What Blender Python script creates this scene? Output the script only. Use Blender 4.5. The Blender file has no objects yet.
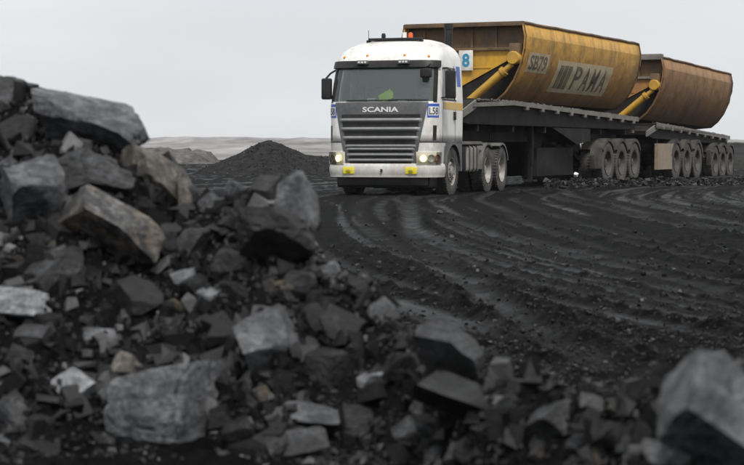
import bpy, bmesh, math, random
import numpy as np
from mathutils import Vector, Matrix, Euler

R = math.radians
SC = bpy.context.scene
COL = SC.collection

# ------------------------------------------------------------------ camera
F, CX, HZ, ZC = 1824.0, 372.0, 147.0, 1.03      # focal length in px of a 744 px frame, horizon row, eye height
cam_d = bpy.data.cameras.new('camera')
cam = bpy.data.objects.new('camera', cam_d); COL.objects.link(cam)
cam.location = (0, 0, ZC)
PITCH = math.atan((232.5 - HZ) / F)
cam.rotation_euler = (R(90) - PITCH, 0, 0)
cam_d.sensor_width = 36.0
cam_d.lens = 36.0 * F / 744.0
cam_d.clip_start = 0.1; cam_d.clip_end = 6000
cam_d.dof.use_dof = True
cam_d.dof.focus_distance = 40.5
cam_d.dof.aperture_fstop = 5.4
SC.camera = cam

# ------------------------------------------------------------------ sky, sun, exposure
SUN_EL, SUN_AZ = 55.0, 164.0       # azimuth clockwise from +Y (away from camera)
w = bpy.data.worlds.new('World'); SC.world = w; w.use_nodes = True
nt = w.node_tree; nt.nodes.clear()
sky = nt.nodes.new('ShaderNodeTexSky'); sky.sky_type = 'NISHITA'; sky.sun_disc = False
sky.sun_elevation = R(SUN_EL); sky.sun_rotation = R(SUN_AZ)
sky.air_density = 1.0; sky.dust_density = 4.0; sky.ozone_density = 1.0
hs = nt.nodes.new('ShaderNodeHueSaturation'); hs.inputs['Saturation'].default_value = 0.18
mx = nt.nodes.new('ShaderNodeMix'); mx.data_type = 'RGBA'
mx.inputs[0].default_value = 0.86
mx.inputs[7].default_value = (6.6, 6.78, 6.98, 1)          # overcast cloud deck
tcw = nt.nodes.new('ShaderNodeTexCoord'); mpw = nt.nodes.new('ShaderNodeMapping'); mpw.inputs['Scale'].default_value = (1, 1, 3.5)
nzw = nt.nodes.new('ShaderNodeTexNoise'); nzw.inputs['Scale'].default_value = 2.6; nzw.inputs['Detail'].default_value = 5
rpw = nt.nodes.new('ShaderNodeValToRGB'); rpw.color_ramp.elements[0].position = .3; rpw.color_ramp.elements[0].color = (5.9, 6.12, 6.38, 1)
rpw.color_ramp.elements[1].position = .7; rpw.color_ramp.elements[1].color = (7.15, 7.25, 7.35, 1)
nt.links.new(tcw.outputs['Generated'], mpw.inputs[0]); nt.links.new(mpw.outputs[0], nzw.inputs['Vector']); nt.links.new(nzw.outputs[0], rpw.inputs[0]); nt.links.new(rpw.outputs[0], mx.inputs[7])
bg = nt.nodes.new('ShaderNodeBackground'); bg.inputs['Strength'].default_value = 0.066
out = nt.nodes.new('ShaderNodeOutputWorld')
nt.links.new(sky.outputs[0], hs.inputs['Color']); nt.links.new(hs.outputs[0], mx.inputs[6])
nt.links.new(mx.outputs[2], bg.inputs[0]); nt.links.new(bg.outputs[0], out.inputs[0])
sl = bpy.data.lights.new('sun', 'SUN'); sl.energy = 1.5; sl.angle = R(12); sl.color = (1.0, .97, .93)
so = bpy.data.objects.new('sun', sl); COL.objects.link(so)
sd = Vector((math.sin(R(SUN_AZ)) * math.cos(R(SUN_EL)), math.cos(R(SUN_AZ)) * math.cos(R(SUN_EL)), math.sin(R(SUN_EL))))
so.rotation_euler = sd.to_track_quat('Z', 'Y').to_euler(); so.location = (-10, -10, 30)
SC.view_settings.view_transform = 'Standard'; SC.view_settings.look = 'None'
SC.view_settings.gamma = 1; SC.view_settings.use_curve_mapping = False
SC.view_settings.exposure = 1.0
SC.render.engine = 'CYCLES'
cy = SC.cycles
cy.use_denoising = True; cy.max_bounces = 6; cy.diffuse_bounces = 3; cy.glossy_bounces = 3
cy.transmission_bounces = 4; cy.transparent_max_bounces = 10; cy.volume_bounces = 1
cy.caustics_reflective = False; cy.caustics_refractive = False

# ------------------------------------------------------------------ noise
rng = np.random.RandomState(7)
random.seed(7)
_T = rng.rand(256, 256); _T3 = rng.rand(64, 64, 64)
def vn2(x, y):
    xi = np.floor(x).astype(int); yi = np.floor(y).astype(int)
    fx = x - xi; fy = y - yi; fx = fx * fx * (3 - 2 * fx); fy = fy * fy * (3 - 2 * fy)
    g = lambda a, b: _T[(xi + a) % 256, (yi + b) % 256]
    return (g(0,0)*(1-fx)+g(1,0)*fx)*(1-fy) + (g(0,1)*(1-fx)+g(1,1)*fx)*fy - .5
def fbm2(x, y, o=4):
    s = 0; a = 1.0
    for k in range(o):
        s = s + a * vn2(x * 2**k + 17.3*k, y * 2**k + 5.1*k); a *= .5
    return s
def vn3(p):
    i = np.floor(p).astype(int); f = p - i; f = f*f*(3-2*f); r = 0
    for a in (0, 1):
        for b in (0, 1):
            for c in (0, 1):
                wgt = (f[:,0] if a else 1-f[:,0])*(f[:,1] if b else 1-f[:,1])*(f[:,2] if c else 1-f[:,2])
                r = r + wgt*_T3[(i[:,0]+a) % 64, (i[:,1]+b) % 64, (i[:,2]+c) % 64]
    return r - .5

# ------------------------------------------------------------------ materials
MATS = {}
def nodes(name):
    m = bpy.data.materials.new(name); m.use_nodes = True
    t = m.node_tree; return m, t, t.nodes['Principled BSDF']
def ramp(t, stops):
    r = t.nodes.new('ShaderNodeValToRGB'); e = r.color_ramp.elements
    while len(e) < len(stops): e.new(.5)
    for k, (p, c) in enumerate(stops):
        e[k].position = p; e[k].color = (*c, 1) if len(c) == 3 else c
    return r
def coords(t, scale=(1,1,1), rnd=True, src='Object'):
    tc = t.nodes.new('ShaderNodeTexCoord'); mp = t.nodes.new('ShaderNodeMapping')
    mp.inputs['Scale'].default_value = scale
    t.links.new(tc.outputs[src], mp.inputs[0])
    if rnd:
        oi = t.nodes.new('ShaderNodeObjectInfo'); ml = t.nodes.new('ShaderNodeMath'); ml.operation = 'MULTIPLY'
        ml.inputs[1].default_value = 37.0
        t.links.new(oi.outputs['Random'], ml.inputs[0]); t.links.new(ml.outputs[0], mp.inputs['Location'])
    return mp
def noise(t, mp, scale, detail=5, rough=.6):
    n = t.nodes.new('ShaderNodeTexNoise'); n.inputs['Scale'].default_value = scale
    n.inputs['Detail'].default_value = detail; n.inputs['Roughness'].default_value = rough
    t.links.new(mp.outputs[0], n.inputs['Vector']); return n
def mixc(t, fac, a, b, blend='MIX'):
    m = t.nodes.new('ShaderNodeMix'); m.data_type = 'RGBA'; m.blend_type = blend
    for sock, val in ((0, fac), (6, a), (7, b)):
        if isinstance(val, (int, float)): m.inputs[sock].default_value = val
        elif isinstance(val, tuple): m.inputs[sock].default_value = (*val, 1)
        else: t.links.new(val, m.inputs[sock])
    return m.outputs[2]
def bump(t, b, h, strength=.3, dist=.02):
    n = t.nodes.new('ShaderNodeBump'); n.inputs['Strength'].default_value = strength; n.inputs['Distance'].default_value = dist
    t.links.new(h, n.inputs['Height']); t.links.new(n.outputs[0], b.inputs['Normal'])

def dirty(name, col, dirt, amount=.5, rough=.5, scale=2.2, metal=0., streak=1., bmp=.05, rnd=True, spec=.5):
    """painted / metal surface with blotchy settled dirt"""
    if name in MATS: return MATS[name]
    m, t, b = nodes(name); mp = coords(t, (1, 1, 1/streak), rnd)
    n1 = noise(t, mp, scale, 8, .68); n2 = noise(t, mp, scale*7, 4, .6)
    r = ramp(t, [(max(0, .62-amount*.5), (0,0,0)), (min(1, .98-amount*.38), (1,1,1))])
    t.links.new(n1.outputs[0], r.inputs[0])
    c = mixc(t, r.outputs[0], col, dirt)
    r2 = ramp(t, [(.3, (.78,.78,.78)), (.7, (1,1,1))]); t.links.new(n2.outputs[0], r2.inputs[0])
    c = mixc(t, 1.0, c, r2.outputs[0], 'MULTIPLY')
    t.links.new(c, b.inputs['Base Color'])
    b.inputs['Roughness'].default_value = rough; b.inputs['Metallic'].default_value = metal
    b.inputs['Specular IOR Level'].default_value = spec
    bump(t, b, n2.outputs[0], bmp, .01)
    MATS[name] = m; return m

def rockmat(name, lo, mid, hi, rough=.62, tint=None, k=1.0):
    m, t, b = nodes(name); mp = coords(t)
    n1 = noise(t, mp, 3.2*k, 9, .74); n2 = noise(t, mp, 17*k, 8, .75); n3 = noise(t, mp, 1.1*k, 5, .65)
    r = ramp(t, [(.38, lo), (.49, mid), (.60, hi)]); t.links.new(n1.outputs[0], r.inputs[0])
    c = r.outputs[0]
    if tint:
        rt = ramp(t, [(.48, (0,0,0)), (.60, (.9,.9,.9))]); t.links.new(n3.outputs[0], rt.inputs[0])
        c = mixc(t, rt.outputs[0], c, tint)
    mps = coords(t, (1.2, 1.2, 7)); n5 = noise(t, mps, 2.4*k, 6, .7); r5 = ramp(t, [(.38, (.42,.42,.42)), (.56, (1.1,1.1,1.1))]); t.links.new(n5.outputs[0], r5.inputs[0])
    c = mixc(t, .75, c, r5.outputs[0], 'MULTIPLY')          # bedding
    vo = t.nodes.new('ShaderNodeTexVoronoi'); vo.feature = 'DISTANCE_TO_EDGE'; vo.inputs['Scale'].default_value = 1.5*k
    nv_ = noise(t, mp, 2.2*k, 6, .7); vx = t.nodes.new('ShaderNodeVectorMath'); vx.operation = 'MULTIPLY_ADD'; vx.inputs[1].default_value = (.9/k,)*3
    t.links.new(nv_.outputs['Color'], vx.inputs[0]); t.links.new(mp.outputs[0], vx.inputs[2]); t.links.new(vx.outputs[0], vo.inputs['Vector'])
    rc = ramp(t, [(0, (.18,.18,.18)), (.022, (1,1,1))]); t.links.new(vo.outputs['Distance'], rc.inputs[0])
    c = mixc(t, .85, c, rc.outputs[0], 'MULTIPLY')          # open cracks
    r2 = ramp(t, [(.36, (.30,.30,.30)), (.56, (1.1,1.1,1.1))]); t.links.new(n2.outputs[0], r2.inputs[0])
    c = mixc(t, .8, c, r2.outputs[0], 'MULTIPLY')
    t.links.new(c, b.inputs['Base Color'])
    b.inputs['Roughness'].default_value = rough; b.inputs['Specular IOR Level'].default_value = .4
    ad = t.nodes.new('ShaderNodeMath'); ad.operation = 'ADD'
    t.links.new(n1.outputs[0], ad.inputs[0]); t.links.new(n2.outputs[0], ad.inputs[1])
    bump(t, b, ad.outputs[0], .8, .03/k)
    return m
_RM = {
 'light': lambda k: rockmat('grey_stone', (.034,.0352,.0385), (.077,.0795,.0855), (.155,.159,.168), .42, k=k),
 'pale':  lambda k: rockmat('pale_stone', (.13,.138,.148), (.205,.216,.230), (.29,.30,.315), .5, k=k),
 'mid':   lambda k: rockmat('coal_shale', (.014,.0144,.0155), (.032,.0329,.0352), (.070,.0718,.076), .40, k=k),
 'dark':  lambda k: rockmat('dark_coal', (.006,.006,.0063), (.012,.012,.0125), (.028,.028,.029), .40, k=k),
 'brown': lambda k: rockmat('brown_shale', (.040,.036,.031), (.085,.077,.067), (.150,.138,.121), .5, k=k),
 'patch': lambda k: rockmat('stained_stone', (.012,.012,.0125), (.045,.0455,.047), (.20,.196,.188), .45, (.185,.150,.110), k=k),
}
ROCK = {q: f(3.6) for q, f in _RM.items()}       # grain for the big blocks, modelled in metres
LROCK = {q: f(1.0) for q, f in _RM.items()}      # and for the lumps, modelled at unit size
def simple(name, col, rough=.5, metal=0, spec=.5):
    if name in MATS: return MATS[name]
    m, t, b = nodes(name)
    b.inputs['Base Color'].default_value = (*col, 1); b.inputs['Roughness'].default_value = rough
    b.inputs['Metallic'].default_value = metal; b.inputs['Specular IOR Level'].default_value = spec
    MATS[name] = m; return m
def glassmat(name, tint, refl=1.0, film=.06):
    m = bpy.data.materials.new(name); m.use_nodes = True; t = m.node_tree; t.nodes.clear()
    o = t.nodes.new('ShaderNodeOutputMaterial'); tr = t.nodes.new('ShaderNodeBsdfTransparent')
    gl = t.nodes.new('ShaderNodeBsdfGlossy'); gl.inputs['Roughness'].default_value = .06
    df = t.nodes.new('ShaderNodeBsdfDiffuse'); df.inputs[0].default_value = (.30,.37,.355,1)
    fr = t.nodes.new('ShaderNodeFresnel'); fr.inputs[0].default_value = 1.5
    m1 = t.nodes.new('ShaderNodeMixShader'); m2 = t.nodes.new('ShaderNodeMixShader')
    tr.inputs[0].default_value = (*tint, 1)
    m1.inputs[0].default_value = film          # dust film, tinted teal to paint in the sky's reflection
    t.links.new(tr.outputs[0], m1.inputs[1]); t.links.new(df.outputs[0], m1.inputs[2])
    ml = t.nodes.new('ShaderNodeMath'); ml.operation = 'MULTIPLY'; ml.inputs[1].default_value = refl; ml.use_clamp = True
    t.links.new(fr.outputs[0], ml.inputs[0]); t.links.new(ml.outputs[0], m2.inputs[0])
    t.links.new(m1.outputs[0], m2.inputs[1]); t.links.new(gl.outputs[0], m2.inputs[2]); t.links.new(m2.outputs[0], o.inputs[0])
    return m

M_WHITE = dirty('cab_white_paint', (.80,.80,.78), (.46,.41,.34), .36, .32, 1.6, streak=1.6, bmp=.02)
def grime(m, dirt):
    t = m.node_tree; b = t.nodes['Principled BSDF']; src = b.inputs['Base Color'].links[0].from_socket
    tc = t.nodes.new('ShaderNodeTexCoord'); sp = t.nodes.new('ShaderNodeSeparateXYZ'); t.links.new(tc.outputs['Object'], sp.inputs[0])
    mp = coords(t, (1,1,.45), False); n = noise(t, mp, 3.2, 9, .75)
    ma = t.nodes.new('ShaderNodeMath'); ma.operation = 'MULTIPLY_ADD'; ma.inputs[1].default_value = 2.6; t.links.new(n.outputs[0], ma.inputs[0]); t.links.new(sp.outputs['Z'], ma.inputs[2])
    mr = t.nodes.new('ShaderNodeMapRange'); mr.inputs[1].default_value = 2.55; mr.inputs[2].default_value = 1.55; mr.inputs[3].default_value = 0; mr.inputs[4].default_value = .62
    t.links.new(ma.outputs[0], mr.inputs[0]); t.links.new(mixc(t, mr.outputs[0], src, dirt), b.inputs['Base Color'])
grime(M_WHITE, (.30,.265,.21))
M_GRILLE = dirty('grille_grey_plastic', (.085,.088,.092), (.16,.155,.15), .4, .5, 3)
M_SLAT = dirty('slat_grey_plastic', (.20,.205,.21), (.28,.27,.26), .4, .45, 3)
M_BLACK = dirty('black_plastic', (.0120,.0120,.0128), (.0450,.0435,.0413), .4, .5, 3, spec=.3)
M_SKIRT = dirty('black_skirt_steel', (.008,.0075,.007), (.030,.027,.024), .45, .7, 2, spec=.12)
M_CHAS = dirty('dark_chassis_steel', (.0121,.0116,.0116), (.0413,.0385,.0363), .5, .75, 2, spec=.15)
M_FEND = dirty('grey_fender_plastic', (.115,.113,.11), (.22,.205,.18), .5, .6, 2, spec=.2)
M_DUST = dirty('dusty_grey_steel', (.13,.125,.115), (.25,.235,.21), .6, .85, 3, spec=.2)
M_GUARD = dirty('dusty_black_guard', (.035,.034,.033), (.13,.12,.105), .5, .75, 2.5, spec=.2)
M_TANK = dirty('dusty_aluminium', (.36,.35,.33), (.22,.20,.175), .55, .5, 3, metal=.3)
M_TYRE = dirty('dusty_tyre_rubber', (.035,.034,.033), (.15,.142,.13), .55, .85, 4, spec=.2)
M_TYRE2 = dirty('grey_dusty_tyre_rubber', (.05,.048,.046), (.14,.13,.12), .65, .9, 4, spec=.2)
M_RIM = dirty('dusty_rim', (.42,.40,.36), (.16,.14,.12), .5, .55, 5, metal=.2)
M_RIM2 = dirty('dark_dusty_rim', (.045,.043,.041), (.11,.10,.09), .5, .7, 5)
M_CREAM = simple('lamp_reflector', (.86,.82,.70), .3, .1)  # cream base colour paints in the bright reflection of housing and bowls
M_BULB = simple('lit_lamp', (.9,.8,.6), .3)
b_ = M_BULB.node_tree.nodes['Principled BSDF']; b_.inputs['Emission Color'].default_value = (1,.80,.48,1); b_.inputs['Emission Strength'].default_value = .9
M_LENS = glassmat('headlight_lens', (.98,.98,.96), .8, .02)
M_SCREEN = glassmat('windscreen_glass', (.88,.94,.915), 1.6, .10)
M_SIDEG = glassmat('side_window_glass', (.84,.93,.90), 1.2)
M_AMBER = simple('amber_lens', (.75,.28,.03), .3)
M_FOG = simple('yellow_fog_lens', (.72,.62,.05), .25)
M_RED = simple('red_beacon', (.62,.10,.03), .35)
M_BLUE = dirty('blue_decal', (.03,.10,.45), (.2,.22,.3), .2, .4, 4)
M_STRIPE = dirty('yellow_decal', (.68,.42,.08), (.5,.40,.25), .3, .4, 4)
M_TEAL = simple('teal_paint', (.03,.24,.42), .5)
M_BOARD = dirty('white_board', (.78,.78,.75), (.5,.48,.42), .3, .5, 4)
M_LETW = simple('silver_letter', (.72,.72,.71), .35, .2)
M_INK = simple('decal_ink', (.03,.03,.05), .5)
M_SEAT = simple('seat_fabric', (.12,.125,.13), .9)
M_TRIM = simple('cab_trim', (.30,.31,.30), .8)
M_VEST = simple('lime_cloth', (.66,.90,.02), .8)
M_PAPER = simple('white_paper', (.75,.76,.76), .8)

def tubmat(name, up, side, low, stain, stain_amt):
    """worn tipper paint: yellow top strake, browner side, rust runs, coal smears"""
    m, t, b = nodes(name); mp = coords(t, (1,1,1), False)
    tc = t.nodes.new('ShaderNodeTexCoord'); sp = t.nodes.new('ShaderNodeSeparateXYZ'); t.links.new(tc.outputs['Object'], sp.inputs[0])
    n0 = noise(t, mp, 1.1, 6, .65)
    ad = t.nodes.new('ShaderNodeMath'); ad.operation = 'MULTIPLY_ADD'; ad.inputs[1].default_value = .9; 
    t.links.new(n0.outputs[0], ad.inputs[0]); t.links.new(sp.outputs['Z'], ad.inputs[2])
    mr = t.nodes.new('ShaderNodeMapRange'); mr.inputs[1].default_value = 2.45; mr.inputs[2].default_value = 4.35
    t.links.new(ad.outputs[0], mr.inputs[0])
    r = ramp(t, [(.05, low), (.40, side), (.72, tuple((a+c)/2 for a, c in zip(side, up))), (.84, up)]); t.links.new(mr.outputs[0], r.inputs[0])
    mp2 = coords(t, (1.0, 1.1, .22), False); n1 = noise(t, mp2, 1.6, 8, .72)      # vertical runs
    r1 = ramp(t, [(.48, (0,0,0)), (.74, (stain_amt,)*3)]); t.links.new(n1.outputs[0], r1.inputs[0])
    c = mixc(t, r1.outputs[0], r.outputs[0], stain)
    n2 = noise(t, mp, .9, 4, .6); r2 = ramp(t, [(.56, (0,0,0)), (.70, (.75,.75,.75))]); t.links.new(n2.outputs[0], r2.inputs[0])
    c = mixc(t, r2.outputs[0], c, tuple(.55*v for v in low))
    n3 = noise(t, mp, 9, 6, .7); r3 = ramp(t, [(.3, (.72,.72,.72)), (.7, (1.08,1.08,1.08))]); t.links.new(n3.outputs[0], r3.inputs[0])
    c = mixc(t, 1.0, c, r3.outputs[0], 'MULTIPLY')
    t.links.new(c, b.inputs['Base Color']); b.inputs['Roughness'].default_value = .6
    nd = noise(t, mp, 1.7, 3, .5); ad2 = t.nodes.new('ShaderNodeMath'); ad2.operation = 'MULTIPLY_ADD'; ad2.inputs[1].default_value = .12
    t.links.new(n3.outputs[0], ad2.inputs[0]); t.links.new(nd.outputs[0], ad2.inputs[2]); bump(t, b, ad2.outputs[0], .5, .10)
    return m
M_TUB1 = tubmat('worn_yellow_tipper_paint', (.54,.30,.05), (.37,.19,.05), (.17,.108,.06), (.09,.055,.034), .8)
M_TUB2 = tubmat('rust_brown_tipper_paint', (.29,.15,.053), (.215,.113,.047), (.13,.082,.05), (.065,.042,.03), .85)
M_PAN1 = dirty('yellow_bulkhead_paint', (.66,.37,.025), (.38,.20,.05), .40, .5, 1.5, streak=2)
M_PAN2 = dirty('orange_brown_bulkhead', (.44,.21,.06), (.20,.11,.055), .5, .6, 1.5, streak=2)
M_BEAM1 = dirty('rusty_beam', (.085,.06,.042), (.26,.14,.05), .5, .7, 2.5, streak=2.5)
M_RAM = dirty('ochre_ram_paint', (.58,.33,.035), (.30,.18,.07), .4, .45, 4)
M_SIGN = dirty('faded_cream_sign', (.52,.45,.31), (.38,.27,.14), .5, .65, 1.8, streak=2)
M_SIGNINK = dirty('faded_sign_ink', (.06,.055,.048), (.27,.20,.115), .58, .65, 2.6, streak=2)

# ------------------------------------------------------------------ mesh builder
def smooth(me, ang=32):
    me.polygons.foreach_set('use_smooth', [True]*len(me.polygons))
    me.set_sharp_from_angle(angle=R(ang))
def tag(o, label=None, cat=None, group=None, kind=None):
    if label: o['label'] = label
    if cat: o['category'] = cat
    if group: o['group'] = group
    if kind: o['kind'] = kind
    return o
def link(name, me, mat, parent=None):
    if mat and not me.materials: me.materials.append(mat)
    o = bpy.data.objects.new(name, me); COL.objects.link(o)
    if parent: o.parent = parent
    return o
def empty(name, parent=None, loc=(0,0,0), rz=0):
    o = bpy.data.objects.new(name, None); COL.objects.link(o); o.location = loc; o.rotation_euler = (0,0,rz)
    if parent: o.parent = parent
    return o
class MB:
    def __init__(s): s.v = []; s.f = []
    def add(s, vs, fs):
        n = len(s.v); s.v += [tuple(p) for p in vs]; s.f += [tuple(i+n for i in f) for f in fs]; return s
    def box(s, x0, x1, y0, y1, z0, z1, bev=0.0, seg=2, mtx=None):
        bm = bmesh.new(); bmesh.ops.create_cube(bm, size=1)
        for v in bm.verts: v.co = Vector(((x0+x1)/2+v.co.x*(x1-x0), (y0+y1)/2+v.co.y*(y1-y0), (z0+z1)/2+v.co.z*(z1-z0)))
        if bev: bmesh.ops.bevel(bm, geom=bm.edges[:], offset=bev, segments=seg, affect='EDGES', profile=.6)
        if mtx is not None: bm.transform(mtx)
        bm.verts.index_update()
        s.add([v.co[:] for v in bm.verts], [[v.index for v in f.verts] for f in bm.faces]); bm.free(); return s
    def prism(s, poly, a0, a1, axis='x'):
        n = len(poly)
        P = {'x': lambda a, p: (a, p[0], p[1]), 'y': lambda a, p: (p[0], a, p[1]), 'z': lambda a, p: (p[0], p[1], a)}[axis]
        vs = [P(a0, p) for p in poly] + [P(a1, p) for p in poly]
        fs = [tuple(range(n)), tuple(range(2*n-1, n-1, -1))] + [(i, i+n, (i+1) % n + n, (i+1) % n) for i in range(n)]
        return s.add(vs, fs)
    def tube(s, pts, r, n=10, cap=True):
        pts = [Vector(p) for p in pts]; rs = r if isinstance(r, (list, tuple)) else [r]*len(pts)
        vs = []; fs = []
        up = Vector((0,0,1))
        for i, p in enumerate(pts):
            d = (pts[min(i+1, len(pts)-1)] - pts[max(i-1, 0)]).normalized()
            a = d.cross(up if abs(d.z) < .95 else Vector((1,0,0))).normalized(); b = d.cross(a)
            for k in range(n):
                th = 2*math.pi*k/n; vs.append(p + (a*math.cos(th)+b*math.sin(th))*rs[i])
        for i in range(len(pts)-1):
            for k in range(n): fs.append((i*n+k, i*n+(k+1) % n, (i+1)*n+(k+1) % n, (i+1)*n+k))
        if cap: fs += [tuple(range(n))[::-1], tuple(range((len(pts)-1)*n, len(pts)*n))]
        return s.add(vs, fs)
    def lathe(s, prof, c, n=32, axis='x', a0=0, a1=360):
        """prof: (radius, offset along axis)"""
        full = a1-a0 >= 360; m = n if full else n+1
        vs = []; fs = []
        for r, a in prof:
            for k in range(m):
                th = R(a0+(a1-a0)*k/n); u, v = r*math.cos(th), r*math.sin(th)
                vs.append((c[0]+a, c[1]+u, c[2]+v) if axis == 'x' else ((c[0]+u, c[1]+v, c[2]+a) if axis == 'z' else (c[0]+u, c[1]+a, c[2]+v)))
        for i in range(len(prof)-1):
            for k in range(n if not full else m):
                k2 = (k+1) % m if full else k+1
                fs.append((i*m+k, i*m+k2, (i+1)*m+k2, (i+1)*m+k))
        return s.add(vs, fs)
    def sheet(s, fn, nu, nv, thick):
        """closed thick sheet; fn(u,v) -> (point, normal); outer face at the point, inner face thick below"""
        o = []; i_ = []
        for a in range(nu+1):
            for b in range(nv+1):
                p, n = fn(a/nu, b/nv); o.append(p); i_.append(p - n*thick)
        N = len(o); id_ = lambda a, b: a*(nv+1)+b
        fs = []
        for a in range(nu):
            for b in range(nv):
                q = (id_(a,b), id_(a+1,b), id_(a+1,b+1), id_(a,b+1)); fs.append(q); fs.append(tuple(k+N for k in q[::-1]))
        ring = [id_(a,0) for a in range(nu)] + [id_(nu,b) for b in range(nv)] + [id_(a,nv) for a in range(nu,0,-1)] + [id_(0,b) for b in range(nv,0,-1)]
        for k in range(len(ring)):
            a, b = ring[k], ring[(k+1) % len(ring)]; fs.append((a, a+N, b+N, b))
        return s.add(o+i_, fs)
    def mesh(s, name, ang=32):
        me = bpy.data.meshes.new(name); me.from_pydata(s.v, [], s.f)
        bm = bmesh.new(); bm.from_mesh(me); bmesh.ops.recalc_face_normals(bm, faces=bm.faces[:]); bm.to_mesh(me); bm.free()
        smooth(me, ang); return me
    def build(s, name, mat, parent=None, ang=32): return link(name, s.mesh(name, ang), mat, parent)

def text_mesh(txt, x0, x1, z0, z1, shear=0, bold=.0, cuts=8):
    """flat text, fitted to a box in the XY plane of (u, v)"""
    cu = bpy.data.curves.new('lettering', 'FONT'); cu.body = txt; cu.offset = bold; cu.shear = shear; cu.resolution_u = 3
    o = bpy.data.objects.new('lettering', cu); COL.objects.link(o)
    dg = bpy.context.evaluated_depsgraph_get(); me = bpy.data.meshes.new_from_object(o.evaluated_get(dg))
    bpy.data.objects.remove(o)
    bm = bmesh.new(); bm.from_mesh(me); bpy.data.meshes.remove(me)
    xs = [v.co.x for v in bm.verts]; ys = [v.co.y for v in bm.verts]
    a, b, c, d = min(xs), max(xs), min(ys), max(ys)
    for v in bm.verts: v.co = Vector((x0+(v.co.x-a)/(b-a)*(x1-x0), z0+(v.co.y-c)/(d-c)*(z1-z0), 0))
    for k in range(1, cuts):
        zc = z0+(z1-z0)*k/cuts
        bmesh.ops.bisect_plane(bm, geom=bm.verts[:]+bm.edges[:]+bm.faces[:], plane_co=(0,zc,0), plane_no=(0,1,0))
    bm.verts.index_update()
    vs = [(v.co.x, v.co.y) for v in bm.verts]; fs = [[v.index for v in f.verts] for f in bm.faces]
    bm.free(); return vs, fs
def text_on(name, txt, box, fn, mat, parent, off=.006, **kw):
    """fn(u,v)->(point,normal); letters become a thin raised solid"""
    vs, fs = text_mesh(txt, *box, **kw); mb = MB(); n = len(vs)
    top = []; bot = []
    for u, v in vs:
        p, nn = fn(u, v); top.append(p+nn*off); bot.append(p-nn*.004)
    from collections import Counter
    ec = Counter(); 
    for f in fs:
        for i in range(len(f)): ec[(f[i], f[(i+1) % len(f)])] += 1
    sides = [(a, b, b+n, a+n) for (a, b) in ec if (b, a) not in ec]
    mb.add(top+bot, [tuple(f) for f in fs]+sides)
    return mb.build(name, mat, parent)

def copy_tree(o, parent=None):
    c = o.copy(); COL.objects.link(c); c.parent = parent
    for k in ('label', 'category', 'group'):
        if k in o: c[k] = o[k]
    for ch in o.children: copy_tree(ch, c)
    return c

# ------------------------------------------------------------------ GROUND
def sm_np(t): t = np.clip(t, 0, 1); return t*t*(3-2*t)
def g_curve(Y):
    """sideways drift of the wheel tracks along the view: the truck has swung round in a bend"""
    near = 2.4*np.clip((35-Y)/25.3, 0, 1.6)**3
    far = np.where(Y > 35, .42*(Y-35) - 3.2*(1-np.exp(-(np.clip(Y,35,None)-35)/9.)), 0)
    return near + far
_tr = np.random.RandomState(5); TRACKS = []
_c = -3.6
while _c < 13:                                               # distinct ruts among the older, blurred tracks
    wd = _tr.uniform(.10, .20)
    TRACKS.append((_c, wd, _tr.uniform(.022,.05), _tr.uniform(.45,1.), _tr.uniform(.86,1.12), _tr.uniform(-.02,.02), _tr.rand()*50))
    _c += _tr.uniform(.35, 1.15)
for _k in range(9):                                          # vehicles that cut across the bend
    TRACKS.append((_tr.uniform(-3, 9), _tr.uniform(.10,.22), _tr.uniform(.02,.045), _tr.uniform(.5,.95), _tr.uniform(.25,.7), _tr.uniform(-.09,.10), _tr.rand()*50))
def ground_h(X, Y):
    g = g_curve(Y); wob = .20*fbm2(X*.22+3, Y*.10, 2)
    q0 = X - g + wob
    st = fbm2(q0*5.5, Y*.10+g*.3, 4); st2 = fbm2((X-.9*g-.02*(Y-30))*1.7+40, Y*.06+9, 3)
    st3 = fbm2(q0*15+7, Y*.16+g*.4, 3)
    tr = sm_np((.50*st2 + .75*st + .50*st3 - .06)/.34)
    tr = tr*np.interp(Y, [8, 11.5], [.15, 1])
    h = -.018*tr + .016*st + .010*st3
    crumb = fbm2(X*10, Y*8, 3)
    for c, wd, dp, stn, gs, sl_, o in TRACKS:
        q = X - g*gs + wob - sl_*(Y-30) + .10*vn2(Y*.23+o, Y*0+o)
        fade = stn*np.clip(.62+1.2*fbm2(np.full_like(X, c*3.1), Y*.14+o, 3), 0, 1.2)
        d = (q-c)/wd
        core = np.exp(-(d/.62)**4); rim = np.exp(-((np.abs(d)-1.15)/.42)**2)
        h += fade*dp*(-.8*core + 1.0*rim*(1+2.2*crumb)); tr = np.maximum(tr*(1-.8*np.clip(fade*rim, 0, 1)), .85*fade*core*np.interp(Y, [8, 11.5], [.2, 1]))
    fx = np.exp(-(Y/60.)**2)
    h = h*fx*np.clip((Y-6)/4, .35, 1)
    lo_ = np.clip(1-tr, .12, 1)
    h += .030*fbm2(X*.30, Y*.12, 3) + .05*np.clip(fbm2(X*1.3+9, Y*.7, 3)-.12, 0, 1)*fx*lo_ + .012*fbm2(X*2.6, Y*2.0, 3)*lo_ + .046*np.clip(fbm2(X*9, Y*9, 4), -.12, 1)*lo_*fx
    return h*np.clip(1-(np.abs(Y)-120)/80, 0, 1), np.clip(tr, 0, 1)
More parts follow.
